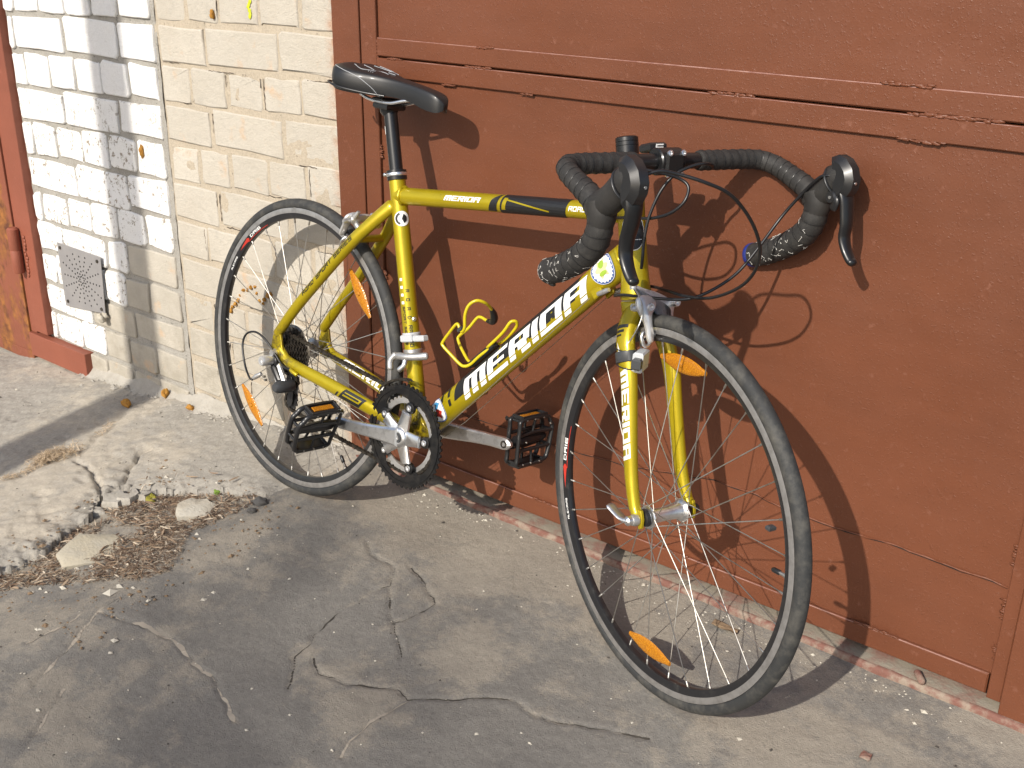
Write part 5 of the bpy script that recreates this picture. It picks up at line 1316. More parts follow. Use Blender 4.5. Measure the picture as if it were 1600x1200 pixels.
# ---- brakes -------------------------------------------------------
def brake(o, eu, rear=False, steer=True):
    """o: centre bolt; brake lies in the plane (y, z'), eu = forward"""
    b = part("brake_caliper", steer); o = np.array(o, float); eu = np.array(eu, float); eu /= np.linalg.norm(eu); ey = np.array([0, 1., 0]); ez = np.cross(eu, ey); ez = ez if ez[2] > 0 else -ez
    def P(y, z, x=0): return o + ey * y + ez * z + eu * x
    def arm_plate(ol, x, th, m_):
        up = crom([(q[0], q[1], 0) for q in ol], 3, closed=True)[:, :2]
        plate([tuple(q) for q in up], th, o + eu * x, ey, ez, .0028).obj("caliper_arm", SATIN, b, 40)
    if not rear:
        arm_plate([(-.047, .034), (-.040, .037), (-.024, .030), (-.004, .024), (.014, .016), (.028, .008), (.035, -.002), (.032, -.014), (.030, -.034), (.022, -.046), (.017, -.040), (.021, -.024), (.022, -.010), (.014, -.002), (-.002, .006), (-.018, .004), (-.026, .014), (-.038, .026)], .012, .011, ALU)
        arm_plate([(-.046, .014), (-.036, .020), (-.022, .018), (-.011, .011), (-.010, .0), (-.017, -.010), (-.019, -.022), (-.018, -.034), (-.017, -.046), (-.019, -.056), (-.026, -.058), (-.030, -.050), (-.031, -.036), (-.036, -.020), (-.046, -.002)], .023, .010, ALUD)
    else:
        arm_plate([(-.038, .010), (-.026, .020), (-.008, .022), (.012, .018), (.028, .008), (.035, -.006), (.030, -.030), (.022, -.044), (.017, -.038), (.021, -.020), (.014, -.004), (-.004, .004), (-.020, .000), (-.030, -.004)], .012, .011, ALUD)
        arm_plate([(-.042, .008), (-.028, .016), (-.010, .012), (-.008, .002), (-.020, -.006), (-.021, -.020), (-.018, -.034), (-.020, -.048), (-.028, -.050), (-.034, -.036), (-.038, -.018), (-.044, -.004)], .023, .010, ALU)
    lathe([(.007, -.004), (.0075, .026), (.006, .029), (.0035, .029), (.003, .026), (.0001, .026)], P(.031, .003), eu, 16).obj("pivot_bolt", ALU, b, 40)
    lathe([(.007, -.02), (.0075, .027), (.006, .030), (.0035, .030), (.003, .027), (.0001, .027)], P(-.022, .000), eu, 16).obj("pivot_bolt", ALU, b, 40)
    if not rear: lathe([(.006, -.006), (.006, .008), (.0085, .009), (.0085, .012), (.006, .013), (.0055, .022), (.004, .028)], P(-.043, .036, .012), ez, 16).obj("barrel_adjuster", ALUD, b, 40)
    else: lathe([(.005, -.006), (.005, .006), (.0035, .016)], P(-.032, .016, .012), ez, 16).obj("barrel_adjuster", ALUD, b, 40)
    lathe([(.004, 0), (.0055, .003), (.0055, .014), (.0035, .018)], P(-.034, .0, .016), -ey, 14).obj("cable_clamp", ALUD, b, 40)
    for s in (-1, 1):
        cy = s * .0165; tube([P(cy, -.046, -.020), P(cy, -.0455, -.016), P(cy, -.0445, .020), P(cy, -.045, .026)], [.003, (.0035, .0055), (.0035, .0055), .003], 10, ref=(0, 1, 0), round_caps=True).obj("brake_pad", GREYP, b, 50)
        lathe([(.006, 0), (.006, .004), (.004, .006), (.0001, .006)], P(s * .021, -.045, .004), ey * s, 12).obj("pad_bolt", ALU, b, 40)
    # loop end of the near arm
    tube([P(-.021 + .0085 * math.cos(t), -.052 + .012 * math.sin(t), .008) for t in np.linspace(0, 2 * np.pi, 17)[:-1]], (.003, .0035), 8, closed=True).obj("caliper_arm", ALU, b, 60)
    return b, P
bk_, PF = brake((.918, 0, .668), (.96, 0, .27))
bk2, PR = brake((.180, 0, .650), (-.80, 0, .60), True, False)
# exposed cable of the front brake
cb = part("front_cable", True)
tube(crom([PF(-.043, .034, .014), PF(-.042, .016, .026), PF(-.040, .0, .030), PF(-.044, -.020, .028), PF(-.056, -.042, .024), PF(-.068, -.058, .018)], 6), .0011, 6).obj("brake_cable", STEEL, cb, 60)
cb.name = "cable"

# ---- cockpit ------------------------------------------------------
ck_ = part("stem", True)
lathe([(.0172, 0), (.0188, .001), (.0190, .006), (.0190, .0068), (.0184, .0072), (.0190, .0078), (.0190, .0135), (.0184, .0139), (.0190, .0143), (.0190, .024), (.0190, .028)], axp(.924), -AX, 30).obj("spacer", BLKM, ck_, 35)
lathe([(.0001, 0.001), (.0165, -.0008), (.0175, -.0022)], axp(.9245) + AX * .0012, AX, 24).obj("top_cap", BLKM, ck_, 60)
lathe([(.0190, 0), (.0185, .002), (.0185, .038), (.0190, .040)], axp(.8945), -AX, 30).obj("steerer_clamp", BLKM, ck_, 40)
lathe([(.0168, 0), (.0168, .018)], axp(.8565), -AX, 30).obj("spacer", BLKM, ck_, 40)
BC = np.array([.914, 0, .903]); sa0 = axp(.876)
tube(lin(sa0 + (BC - sa0) * .12, sa0 + (BC - sa0) * .82, 5), [(.0165, .0165), (.0155, .0160), (.0155, .0155), (.0165, .0160), (.0205, .0175)], 20, ref=(0, 1, 0)).obj("extension", BLKM, ck_, 50)
lathe([(.0195, -.023), (.0215, -.021), (.0215, .021), (.0195, .023)], BC, (0, 1, 0), 28).obj("bar_clamp", BLKM, ck_, 40)
plate([(-.017, -.017), (.017, -.017), (.017, .017), (-.017, .017)], .012, BC + np.array([.019, 0, 0]), (0, 1, 0), (0, 0, 1), .004).obj("faceplate", BLKM, ck_, 40)
for z in (-.016, .016):
    for y in (-.013, .013): lathe([(.0045, 0), (.005, .004), (.003, .0045), (.0026, .002), (.0001, .002)], BC + np.array([.022, y, z]), (1, 0, .3 * (1 if z > 0 else -1)), 12).obj("clamp_bolt", ALU, ck_, 40)
# light mount on the stem with its mark
box((.878, -.002, .9185), (.030, .032, .014), None, .003, ex=(.96, 0, .27), ey=(0, 1, 0)).obj("mount_block", BLKP, ck_, 40)
g_ = G(); 
rt, wt = text_rects("S", F5)
for (a, b, c, d) in rt:
    V = [np.array([.8955, -.010 + q * .016, .9165 + w * .011]) for q, w in ((a, c), (b, c), (b, d), (a, d))]; g_.add(V, [(0, 1, 2, 3)])
g_.obj("mount_mark", WHT, ck_)
hb = part("handlebar", True)
barpts = lambda s: crom([(.914, s * .02, .903), (.914, s * .10, .903), (.914, s * .155, .903), (.921, s * .187, .902), (.946, s * .201, .896), (.985, s * .204, .884), (1.020, s * .205, .871), (1.041, s * .205, .852), (1.042, s * .205, .829), (1.029, s * .205, .805), (1.002, s * .205, .782), (.967, s * .205, .762), (.940, s * .205, .749), (.918, s * .205, .741)], 10)
tube(lin((.914, -.06, .903), (.914, .06, .903), 6), .0128, 24).obj("bar", BLKM, hb, 50)
for s in (-1, 1):
    C = barpts(s); d = np.concatenate([[0], np.cumsum(np.linalg.norm(np.diff(C, axis=0), axis=1))])
    i0 = int(np.argmax(d > .040)); u = np.arange(d[i0], d[-1], .0025); CC = np.array([[np.interp(q, d, C[:, k]) for k in range(3)] for q in u])
    per = .0165; rr = [.0155 + .0045 * float(smooth((q - .20) / .17)) + .0007 * ((q / per) % 1.0) for q in u]
    rr[0] = .0150
    tube(CC, rr, 24).obj("bar_tape", TAPE, hb, 60)
    # wrap edges drawn as thin seams of tape
    g_ = G(); T_, L_, N_ = frames(CC)
    for k in range(1, int((u[-1] - u[0]) / per)):
        q = u[0] + k * per - (u[0] % per); i = int((q - u[0]) / .0025)
        if i < 2 or i > len(CC) - 3: continue
        loop = [CC[i] + T_[i] * (.0035 * math.sin(t)) + (L_[i] * math.cos(t) + N_[i] * math.sin(t)) * (rr[i] + .0003) for t in np.linspace(0, 2 * np.pi, 21)[:-1]]
        tube(loop, .0004, 5, closed=True, g=g_)
    g_.obj("tape_seams", BLKP, hb, 60)
    # scuffs near the drop ends
    g_ = G(); rs = np.random.RandomState(8 + s)
    for k in range(64):
        i = int(len(CC) * (.66 + .33 * rs.rand() ** .8)); i = min(i, len(CC) - 4); a = rs.uniform(0, 2 * math.pi); pts = []
        for j in range(4):
            a2 = a + j * .12 * rs.uniform(-1, 1.3); ii = min(i + int(j * rs.randint(0, 2)), len(CC) - 1); pts.append(CC[ii] + T_[ii] * .001 * j * rs.uniform(-1, 1) + (L_[ii] * math.cos(a2) + N_[ii] * math.sin(a2)) * (rr[ii] + .0004))
        tube(crom(pts, 3), rs.uniform(.0002, .00042), 4, g=g_)
    g_.obj("scuffs", SCUFF, hb)
    e = CC[-1]; dv = CC[-1] - CC[-4]; dv /= np.linalg.norm(dv)
    if s < 0:
        lathe([(.0200, 0), (.0190, .003), (.010, .0035), (.009, -.002), (.0001, -.002)], e, dv, 18).obj("worn_end", SCUFF, hb, 40)
        b_ = blob(e + np.array([.010, 0, -.016]), (.007, .006, .006), 44, .5); b_.obj("torn_tape", TAPE, hb, 60)
    else:
        lathe([(.0200, 0), (.0210, .002), (.0205, .008), (.014, .014), (.0001, .016)], e, dv, 20).obj("end_plug", mat("blue_plug", (.02, .035, .22), .4), hb, 50)

# brake/shift levers
for s in (-1, 1):
    bl = part("brake_lever", True); Y = s * .205
    hx, hz = (-.020, -.014) if s > 0 else (0., -.003)
    C = crom([(1.026, Y, .862), (1.044, Y, .868), (1.062 + hx * .4, Y, .880 + hz * .4), (1.078 + hx * .7, Y, .895 + hz * .7), (1.092 + hx, Y, .911 + hz), (1.104 + hx, Y, .926 + hz), (1.108 + hx, Y, .937 + hz)], 6)
    m = len(C); rr = []
    for i in range(m):
        t = i / (m - 1); rr.append((.0178 + .0015 * math.sin(math.pi * min(1, t * 1.2)) - .007 * max(0, t - .75) * 4 * .8, .0218 + .0010 * math.sin(math.pi * min(1, t * 1.1)) - .0035 * t - .009 * max(0, t - .75) * 4 * .6))
    tube(C, rr, 22, ref=(0, 1, 0), round_caps=True).obj("hood", HOODM, bl, 60)
    C = crom([(1.040, Y, .872), (1.046, Y, .855), (1.043, Y, .838), (1.042, Y, .826)], 4); tube(C, [(.0232 - .0065 * i / 12, .0240 - .0070 * i / 12) for i in range(len(C))], 18, ref=(0, 1, 0)).obj("hood", HOODM, bl, 60)
    # strap-like rim at the front of the rubber
    rim_ = [np.array([1.094 + hx, Y, .908 + hz]) + np.array([0, 1, 0]) * (.0200 * math.cos(t)) + np.array([-.62, 0, .78]) * 0 + np.array([.50, 0, .86]) * 0 + np.array([-.55, 0, .83]) * (.0235 * math.sin(t)) for t in np.linspace(0, 2 * np.pi, 29)[:-1]]
    tube(rim_, (.0022, .0032), 8, closed=True).obj("hood_rim", BLKP, bl, 180)
    # resin body in front of the hood
    g_ = plate([(1.086, .944), (1.100, .950), (1.116, .946), (1.130, .934), (1.137, .918), (1.136, .903), (1.128, .890), (1.118, .880), (1.108, .876), (1.100, .884), (1.094, .905)], .031, (hx, Y, hz), (1, 0, 0), (0, 0, 1), .008)
    g_.obj("lever_body", BLKP, bl, 30)
    C = crom([(1.114 + hx, Y, .902 + hz), (1.119 + hx * .8, Y, .880 + hz * .5), (1.117 + hx * .5, Y, .857), (1.111, Y, .834), (1.111, Y, .814), (1.119, Y, .797), (1.130, Y, .784), (1.136, Y, .780)], 6)
    m = len(C); tube(C, [(.0155 - .0068 * (i / m), .0064) for i in range(m)], 16, ref=(0, 1, 0), round_caps=True).obj("lever_blade", BLKM, bl, 60)
    C = crom([(1.100 + hx, Y + s * -.012, .885 + hz), (1.094, Y + s * -.014, .868), (1.090, Y + s * -.012, .856)], 5); tube(C, [(.004, .008)] * len(C), 12, ref=(0, 1, 0), round_caps=True).obj("shift_paddle", BLKP, bl, 60)
    lathe([(.009, 0), (.010, .002), (.008, .005), (.0001, .005)], (1.098 + hx * .6, Y - s * .014, .872), (0, -s, 0), 16).obj("pivot_cover", BLKP, bl, 40)
    lathe([(.0026, 0), (.0026, .0008), (.0001, .0008)], (1.098 + hx * .6, Y - s * .0188, .872), (0, -s, 0), 10).obj("pivot_screw", ALU, bl, 40)
    lathe([(.0024, 0), (.0022, .001), (.0001, .001)], (1.137 + hx, Y - s * .002, .912 + hz), (1, 0, 0), 10).obj("pivot_screw", ALU, bl, 40)

# ---- cables -------------------------------------------------------
cab = part("cables", True)
def cable(pts, r=.0026): tube(crom(pts, 8), r, 10).obj("cable_housing", CAB, cab, 180)
cable([(1.082, .192, .903), (1.072, .187, .903), (1.058, .184, .896), (1.030, .182, .866), (1.008, .168, .826), (1.003, .132, .775), (.997, .100, .735), (.987, .060, .707), (.971, .030, .692), (.952, .0, .689), (.923, -.026, .687), (.884, -.033, .680), (.855, -.031, .671)])
cable([(1.100, -.192, .915), (1.112, -.165, .926), (1.123, -.140, .923), (1.143, -.110, .915), (1.151, -.070, .899), (1.148, -.030, .868), (1.143, .0, .833), (1.131, .020, .801), (1.110, .030, .766), (1.074, .035, .735), (1.018, .035, .706), (.962, .032, .694), (.918, .030, .691), (.875, .035, .686), (.845, .028, .682)])
cable([(.925, .085, .893), (.940, .070, .900), (.948, .050, .904), (.944, .028, .900), (.938, .0, .886), (.932, -.020, .858), (.929, -.034, .817), (.931, -.040, .780), (.936, -.043, .760), (.936, -.043, .738)])
cable([(.925, -.085, .893), (.940, -.065, .896), (.952, -.040, .893), (.962, -.010, .885), (.975, .0, .874), (.980, -.008, .853), (.966, -.020, .833), (.936, -.028, .819), (.905, -.032, .812), (.87, -.030, .806), (.80, -.024, .790)])
cab2 = part("cables")
tube(crom([(-.012, -.118, .274), (-.034, -.110, .272), (-.066, -.101, .291), (-.088, -.095, .329), (-.084, -.090, .356), (-.056, -.086, .368), (-.026, -.081, .359), (.006, -.077, .336), (.034, -.075, .316), (.062, -.074, .313)], 8), .0024, 10).obj("cable_housing", CAB, cab2, 180)
tube(crom([(.085, -.073, .308), (.20, -.058, .288), (.36, -.02, .250)], 4), .0006, 6).obj("inner_cable", STEEL, cab2, 60)
tube([(.795, -.022, .651), (.50, -.022, .322), (.43, -.018, .250)], .0006, 6).obj("inner_cable", STEEL, cab2, 60)
tube([(.795, .030, .651), (.50, .030, .322), (.43, .018, .250)], .0006, 6).obj("inner_cable", STEEL, cab2, 60)
tube(crom([(.385, -.004, .245), (.372, -.022, .33), (.366, -.030, .420)], 4), .0006, 6).obj("inner_cable", STEEL, cab2, 60)

# ---- bottle cage --------------------------------------------------
cg = part("bottle_cage")
du = np.array([.6912, 0, .7227]); dn = np.array([-.7227, 0, .6912]); base = np.array([.515, 0, .415])
def cp(u, v, y): return base + du * u + dn * v + np.array([0, y, 0])
WA = [(0.576, -0.006, 0.503), (0.55, -0.01, 0.477), (0.531, -0.012, 0.455), (0.519, -0.016, 0.448), (0.508, -0.018, 0.450), (0.487, -0.022, 0.462), (0.466, -0.026, 0.475), (0.464, -0.026, 0.482), (0.48, -0.028, 0.505), (0.499, -0.03, 0.528), (0.508, -0.03, 0.522), (0.515, -0.03, 0.517), (0.524, -0.034, 0.528), (0.525, -0.038, 0.553), (0.53, -0.036, 0.573), (0.541, -0.028, 0.584), (0.548, -0.012, 0.58), (0.544, 0.01, 0.567), (0.537, 0.03, 0.548), (0.528, 0.038, 0.534), (0.509, 0.04, 0.532), (0.495, 0.04, 0.534), (0.486, 0.038, 0.53), (0.473, 0.032, 0.507), (0.455, 0.028, 0.487), (0.455, 0.026, 0.478), (0.478, 0.02, 0.461), (0.508, 0.012, 0.450), (0.534, 0.008, 0.474), (.552, .007, .486)]
tube(crom(WA, 5), .0031, 10).obj("cage_wire", YELP, cg, 180)
tube(crom([(0.565, -0.009, 0.497), (0.598, -0.009, 0.535), (0.611, -0.008, 0.557), (0.616, -0.004, 0.562), (0.619, 0.002, 0.56), (0.615, 0.007, 0.548), (0.593, 0.008, 0.52), (0.570, 0.008, 0.500)], 6), .0031, 10).obj("cage_wire", YELP, cg, 180)
tube(crom([(0.543, 0.012, 0.567), (0.538, 0.028, 0.550), (0.530, 0.037, 0.536), (0.512, 0.040, 0.531)], 6), [(.0035 + .0055 * math.sin(math.pi * i / 18), .0035 + .004 * math.sin(math.pi * i / 18)) for i in range(19)], 12, round_caps=True).obj("rubber_tip", BLKP, cg, 60)
plate([(0, -.010), (.078, -.010), (.082, .0), (.078, .010), (0, .010)], .013, (.523, 0, .449), du, (0, 1, 0), .003).obj("cage_base", BLKP, cg, 40)
box((.511, -.030, .521), (.012, .010, .008), None, .002, ex=du, ey=(0, 1, 0)).obj("joint_clip", GREYP, cg, 40)

# ------------------------------------------------------------------ things on the ground
gb = lambda x, y: float(ground_base(x, y))
def rock(name, pts, h, z0, m_, label, cat, seed, tilt=(0, 0), group=None):
    P = np.array(pts); c = P.mean(0); rs = np.random.RandomState(seed); Q = []
    for i in range(len(P)):
        a, b = P[i], P[(i + 1) % len(P)]
        for t in (0, .5): Q.append(a + (b - a) * t + rs.uniform(-.004, .004, 2))
    n = len(Q); V = []; 
    for lv, (sc, zz) in enumerate([(.97, -.010), (1.02, h * .35), (1.0, h * .80), (.92, h * 1.0), (.45, h * 1.02)]):
        for q in Q:
            d = (q - c) * sc; V.append((c[0] + d[0] + rs.uniform(-.002, .002), c[1] + d[1] + rs.uniform(-.002, .002), z0 + zz + tilt[0] * d[0] + tilt[1] * d[1] + rs.uniform(-.0015, .0015)))
    V.append((c[0], c[1], z0 + h * 1.05)); F_ = []
    for L in range(4):
        for k in range(n): F_.append((L * n + k, L * n + (k + 1) % n, (L + 1) * n + (k + 1) % n, (L + 1) * n + k))
    for k in range(n): F_.append((4 * n + k, 4 * n + (k + 1) % n, 5 * n))
    o = mesh_obj(name, V, F_, m_, None, 45); tag(o, label, cat, group)
    return o
rock("stone", [(-.186, -.409), (-.136, -.436), (-.09, -.397), (-.112, -.350), (-.150, -.345), (-.193, -.368)], .017, gb(-.14, -.39), STONE, "small white chunk of stone lying in the dry litter", "stone", 1)
rock("stone", [(-.259, -.675), (-.205, -.692), (-.150, -.615), (-.170, -.556), (-.225, -.550), (-.285, -.600)], .013, gb(-.22, -.62), STONE2, "larger beige flat stone in the litter beside the slab edge", "stone", 2, (-.1, .08))
for i, (pts, lab) in enumerate([([(-.402, -.470), (-.370, -.492), (-.335, -.466), (-.352, -.425), (-.392, -.425)], "larger broken piece of the slab edge between two cracks"),
                                ([(-.350, -.462), (-.322, -.440), (-.330, -.412), (-.378, -.400), (-.352, -.425)], "narrow upright piece of broken slab beside the larger piece"),
                                ([(-.318, -.422), (-.300, -.415), (-.303, -.398), (-.320, -.400)], "smallest grey crumb of broken slab at the crack"),
                                ([(-.392, -.520), (-.362, -.525), (-.345, -.498), (-.375, -.490)], "rough lump of broken slab lowest at the crumbling edge")]):
    cxy = np.array(pts).mean(0); rock("concrete_chunk", pts, .027 if i != 3 else .018, float(ground_slab(*cxy)) - .031, CONCR, lab, "concrete piece", 20 + i, group="broken pieces of the slab edge")
for i, (x, y, s, lab) in enumerate([(-.012, -.30, .017, "dark round pebble at the right end of the litter"), (.0, -.335, .012, "smaller dark pebble beside the flat asphalt crumb"), (-.255, -.335, .011, "grey pebble under the slab edge")]):
    o = blob((0, 0, 0), (s, s * .8, s * .6), 90 + i, .3, 3).obj("pebble", GREYP if False else mat("dark_pebble", (.10, .095, .09), .9), None, 60); o.location = (x, y, gb(x, y) + s * .35); tag(o, lab, "pebble")
lump("moss_tuft", (-.305, -.400, gb(-.305, -.4) + .006), (.018, .013, .010), "yellow moss cushion in the litter below the broken slab", "moss", MOSS, 12, rough=.5)
lump("moss_tuft", (-.175, -.300, gb(-.175, -.3) + .006), (.009, .009, .008), "tiny green moss tuft by the slab edge", "moss", mat("green_moss", (.16, .26, .03), .95), 13, rough=.5)

def shard_mesh(name, spots, cols, label, seed, parent=None):
    """spots: list of (x,y,z,len,width,pitch)"""
    rs = np.random.RandomState(seed); V = []; F_ = []; A = []
    for (x, y, z, L, w, p) in spots:
        a = rs.uniform(0, 2 * math.pi); d = np.array([math.cos(a) * math.cos(p), math.sin(a) * math.cos(p), math.sin(p)]); e = np.array([-math.sin(a), math.cos(a), 0]); up = np.cross(d, e)
        c = np.array([x, y, z]); b = len(V); bend = up * L * rs.uniform(-.12, .18); sh = rs.rand()
        for t, ww in ((-.5, .5), (0, 1.), (.5, .35)):
            q = c + d * (L * t) + bend * (1 - (2 * t) ** 2) * .5
            for k in range(3):
                th = 2 * math.pi * k / 3; V.append(q + (e * math.cos(th) + up * math.sin(th) * .6) * w * ww * .5); A.append(sh)
        for i in range(2):
            for k in range(3): F_.append((b + i * 3 + k, b + i * 3 + (k + 1) % 3, b + (i + 1) * 3 + (k + 1) % 3, b + (i + 1) * 3 + k))
    m = bpy.data.materials.new(name + "_mat"); m.use_nodes = True
    n, l, bs, tc, noise, voro, ramp, mix, math_, attr, bump, mapping = node_tools(m)
    r = n.new("ShaderNodeValToRGB"); l.new(attr("shade").outputs["Fac"], r.inputs[0]); els = r.color_ramp.elements
    els[0].color = (*cols[0], 1); els[1].color = (*cols[-1], 1)
    for i, c in enumerate(cols[1:-1]): e_ = els.new((i + 1) / (len(cols) - 1)); e_.color = (*c, 1)
    l.new(r.outputs[0], bs.inputs["Base Color"]); bs.inputs["Roughness"].default_value = .9
    o = build_numpy(name, np.array(V), np.array(F_), m, {"shade": A}, False); tag(o, label, kind="stuff")
    return o
lp = np.array(litter_poly); spots = []
cnt_ = 0
while len(spots) < 7500 and cnt_ < 90000:
    cnt_ += 1; x = rng.uniform(-.42, .07); y = rng.uniform(-.86, -.24)
    if not inside(np.array([x]), np.array([y]), litter_poly)[0]: continue
    dens = float(fbm(x, y, 14, 3, 44)); 
    if x > -.10 and y < -.45: dens -= .05
    hot = math.exp(-((x + .03) ** 2 + (y + .60) ** 2) / .055 ** 2) + .8 * math.exp(-((x + .2) ** 2 + (y + .30) ** 2) / .06 ** 2)
    if rng.rand() > smooth((dens - .31 + .25 * hot) / .22): continue
    inslab = inside(np.array([x]), np.array([y]), slab_poly)[0]
    if inslab and rng.rand() > .03: continue
    z = (zg(x, y) if inslab else gb(x, y)) + rng.uniform(.000, .010)
    big_ = rng.rand() < .12
    spots.append((x, y, z, rng.uniform(.005, .020) if not big_ else rng.uniform(.010, .032), rng.uniform(.0007, .0018) if not big_ else rng.uniform(.002, .007), rng.normal() * .16))
o = shard_mesh("dry_litter", spots, [(.055, .036, .026), (.12, .075, .048), (.21, .14, .09), (.30, .215, .14), (.56, .48, .37)], "dry brown needles, bark and leaf litter below the slab edge", 3)
o["category"] = "litter"
sp2 = []
for k in range(420):
    t = rng.rand(); i = int(t * (len(seam) - 2)); f = t * (len(seam) - 2) - i; p = np.array(seam[i]) * (1 - f) + np.array(seam[i + 1]) * f
    if float(fbm(p[0], p[1], 20, 2, 77)) < .45: continue
    x, y = p[0] + rng.normal() * .008, p[1] + rng.normal() * .008; sp2.append((x, y, zg(x, y) + rng.uniform(0, .006), rng.uniform(.008, .025), rng.uniform(.0008, .002), rng.normal() * .2))
for k in range(650):
    c = (-.722, -.425) if k < 520 else (-.690, -.385); x, y = c[0] + rng.normal() * .013, c[1] + rng.normal() * .022; sp2.append((x, y, zg(x, y) + rng.uniform(0, .018), rng.uniform(.012, .035), rng.uniform(.0008, .0022), abs(rng.normal()) * .5))
o = shard_mesh("dry_grass", sp2, [(.16, .11, .06), (.36, .27, .17), (.56, .43, .29), (.60, .48, .35)], "withered straw-coloured grass growing in the slab joint", 5); o["category"] = "grass"
# scattered grit and crumbs
def grit(name, n, region, mcol, smin, smax, seed, label, fn=gb):
    rs = np.random.RandomState(seed); g_ = G()
    for k in range(n):
        x, y = region(rs); s = rs.uniform(smin, smax) * (1 + 1.0 * (rs.rand() < .08))
        z = (zg(x, y) if inside(np.array([x]), np.array([y]), slab_poly)[0] else gb(x, y))
        bm_ = [(1, 0, 0), (0, 1, 0), (-1, 0, 0), (0, -1, 0), (0, 0, .8), (0, 0, -.5)]; fs = [(0, 1, 4), (1, 2, 4), (2, 3, 4), (3, 0, 4), (1, 0, 5), (2, 1, 5), (3, 2, 5), (0, 3, 5)]
        a = rs.uniform(0, 6.3); ca, sa = math.cos(a), math.sin(a); sc = rs.uniform(.6, 1.4, 3) * s
        V = [((p[0] * ca - p[1] * sa) * sc[0] + x, (p[0] * sa + p[1] * ca) * sc[1] + y, p[2] * sc[2] * .7 + z + s * .2) for p in bm_]; g_.add(V, fs)
    o = g_.obj(name, mcol, None); tag(o, label, kind="stuff"); o["category"] = "grit"; return o
PALE = mat("pale_grit", (.55, .50, .41), .9, 0, color2=(.66, .62, .52), var_scale=9, mixfac=(.3, .7)); DARK = mat("dark_grit", (.075, .065, .055), .9); BRN = mat("brown_grit", (.25, .17, .10), .9)
allr = lambda rs: (rs.uniform(-1.4, 1.6), -rs.uniform(.04, 1.15) ** 1.0)
grit("pale_grit", 300, allr, PALE, .0011, .0030, 1, "scattered pale grit over the paving")
grit("dark_grit", 500, allr, DARK, .0010, .0026, 2, "scattered dark crumbs over the paving")
grit("sand_crumbs", 500, lambda rs: (rs.uniform(-.42, .12), -rs.uniform(.26, .85)), BRN, .0012, .0045, 3, "brown soil crumbs among the dry litter")
grit("foot_rubble", 260, lambda rs: (rs.uniform(-1.2, .0), -abs(rs.normal()) * .03 - .012), CONCR, .0015, .006, 4, "rubble and crumbs along the foot of the wall")
grit("sill_grit", 240, lambda rs: (rs.uniform(.15, 1.5), -.04 - abs(rs.normal()) * .04), PALE, .0010, .0030, 5, "pale grit lying along the gate sill")
grit("litter_chips", 45, lambda rs: (rs.uniform(-.38, .02), -rs.uniform(.28, .78)), PALE, .003, .008, 9, "pale stone chips among the dry litter")
grit("large_pale_grit", 26, lambda rs: (rs.uniform(-.2, 1.0), -rs.uniform(.45, 1.0)), PALE, .0035, .0065, 12, "larger pale chips pressed into the asphalt")
# dead leaf flakes beside the sill
for i, (x, y, lab) in enumerate([(1.06, -.075, "curled brown leaf flake behind the front tyre"), (1.40, -.23, "tiny reddish paint flake on the paving at the lower right")]):
    V = []; rs = np.random.RandomState(i)
    for a in range(5):
        for b in range(4): V.append(((a - 2) * (.013 if i == 0 else .004) + rs.uniform(-.002, .002), (b - 1.5) * .006 + rs.uniform(-.002, .002), .003 + .004 * rs.rand()))
    F_ = [(a * 4 + b, (a + 1) * 4 + b, (a + 1) * 4 + b + 1, a * 4 + b + 1) for a in range(4) for b in range(3)]
    g_ = G(); g_.add(V, F_); g_.add([(v[0], v[1], v[2] - .0008) for v in V], [tuple(reversed(f)) for f in F_]); o = g_.obj("leaf_flake", BRN if i == 0 else SILLR, None); o.location = (x, y, gb(x, y)); tag(o, lab, "leaf flake" if i == 0 else "paint flake")

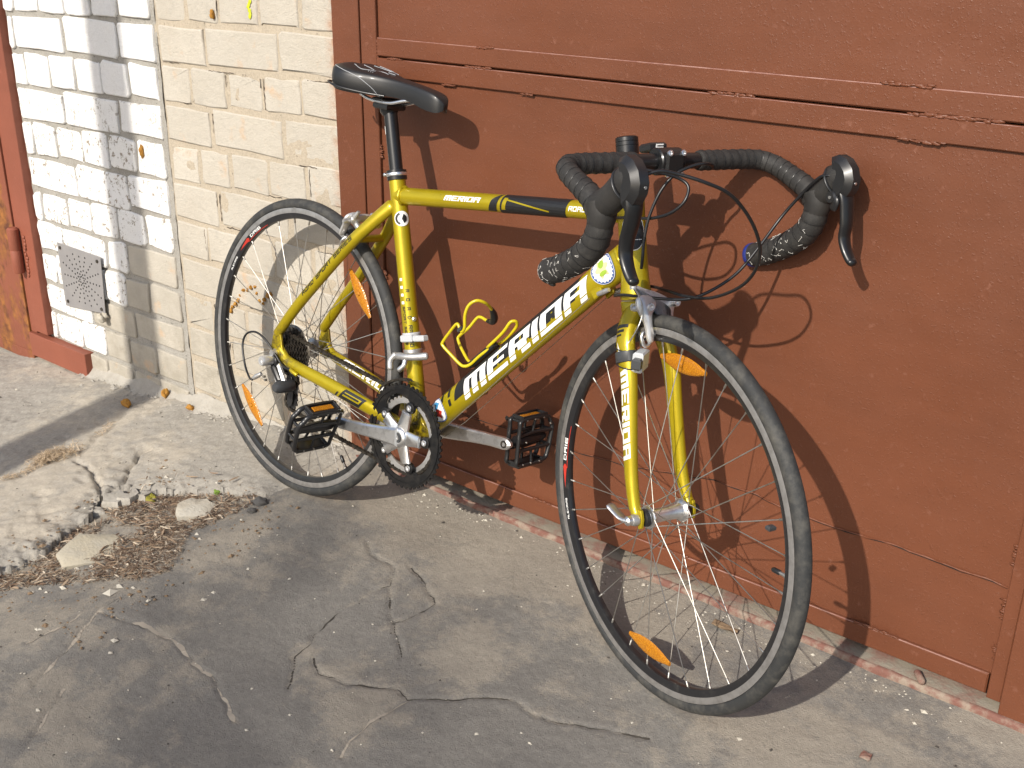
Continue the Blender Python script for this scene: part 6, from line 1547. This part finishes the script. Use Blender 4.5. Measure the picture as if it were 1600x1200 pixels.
# unseen bare tree, added so its twigs throw soft shade on the asphalt
tree = empty("shade_caster_tree"); tree.location = (6.2, -13., 0); tag(tree, "unseen bare tree with a long low limb, added behind the viewer to shade the asphalt", "tree")
BARK = mat("bark", (.16, .12, .09), .95, 0, color2=(.09, .07, .055), var_scale=6, mixfac=(.35, .65), bump=.8, bump_scale=30, bdist=.01)
tube(crom([(0, 0, -.3), (.05, 0, 2), (-.1, .1, 5), (.1, 0, 8), (.0, .1, 11)], 5), [.26 - .0095 * i for i in range(21)], 12).obj("trunk", BARK, tree, 60)
limb = crom([(0, 0, 6.3), (-1.6, .1, 7.4), (-3.0, 0, 8.15), (-4.2, -.1, 8.42), (-5.0, 0, 8.52)], 6); tube(limb, [.09 - .0034 * i for i in range(25)], 8).obj("limb", BARK, tree, 60)
g = G(); rst = np.random.RandomState(21)
for k in range(330):  # twigs massed where they shade the foreground asphalt
    u = rst.beta(1.6, 1.6); x = -5.25 + 1.25 * u; z = 8.50 + rst.normal() * .085 + .10 * math.sin(u * 5); p = np.array([x, rst.uniform(-.5, .5), z]); d = rst.normal(size=3) * np.array([1, .5, .55]); d /= np.linalg.norm(d); L_ = rst.uniform(.10, .28)
    tube([p - d * L_ / 2, p + d * L_ / 2 + np.array([0, 0, .02])], [.0055, .0025], 4, g=g)
for k in range(60):
    x = rst.uniform(-2.2, 2.2); z = rst.uniform(8.9, 12.5); p = np.array([0, 0, rst.uniform(7, 10.5)]); q = np.array([x if x > .3 else abs(x) + .3, rst.uniform(-2, 2), z]); tube([p, (p + q) / 2 + np.array([0, 0, .2]), q], [.03, .018, .005], 5, g=g)
g.obj("twigs", BARK, tree)["kind"] = "stuff"
# utility pole whose shadow crosses the slab
pole = empty("utility_pole"); px_, py_ = -.885 + .0898 * 3.1, -3.1; pole.location = (px_, py_, -.3); tag(pole, "concrete utility pole whose straight shadow runs over the slab and up the white bricks", "pole")
lathe([(.083, 0), (.083, 5.6), (.07, 6.2)], (0, 0, 0), (0, 0, 1), 20).obj("pole_shaft", POLE, pole, 40)
print("objects", len(bpy.data.objects))
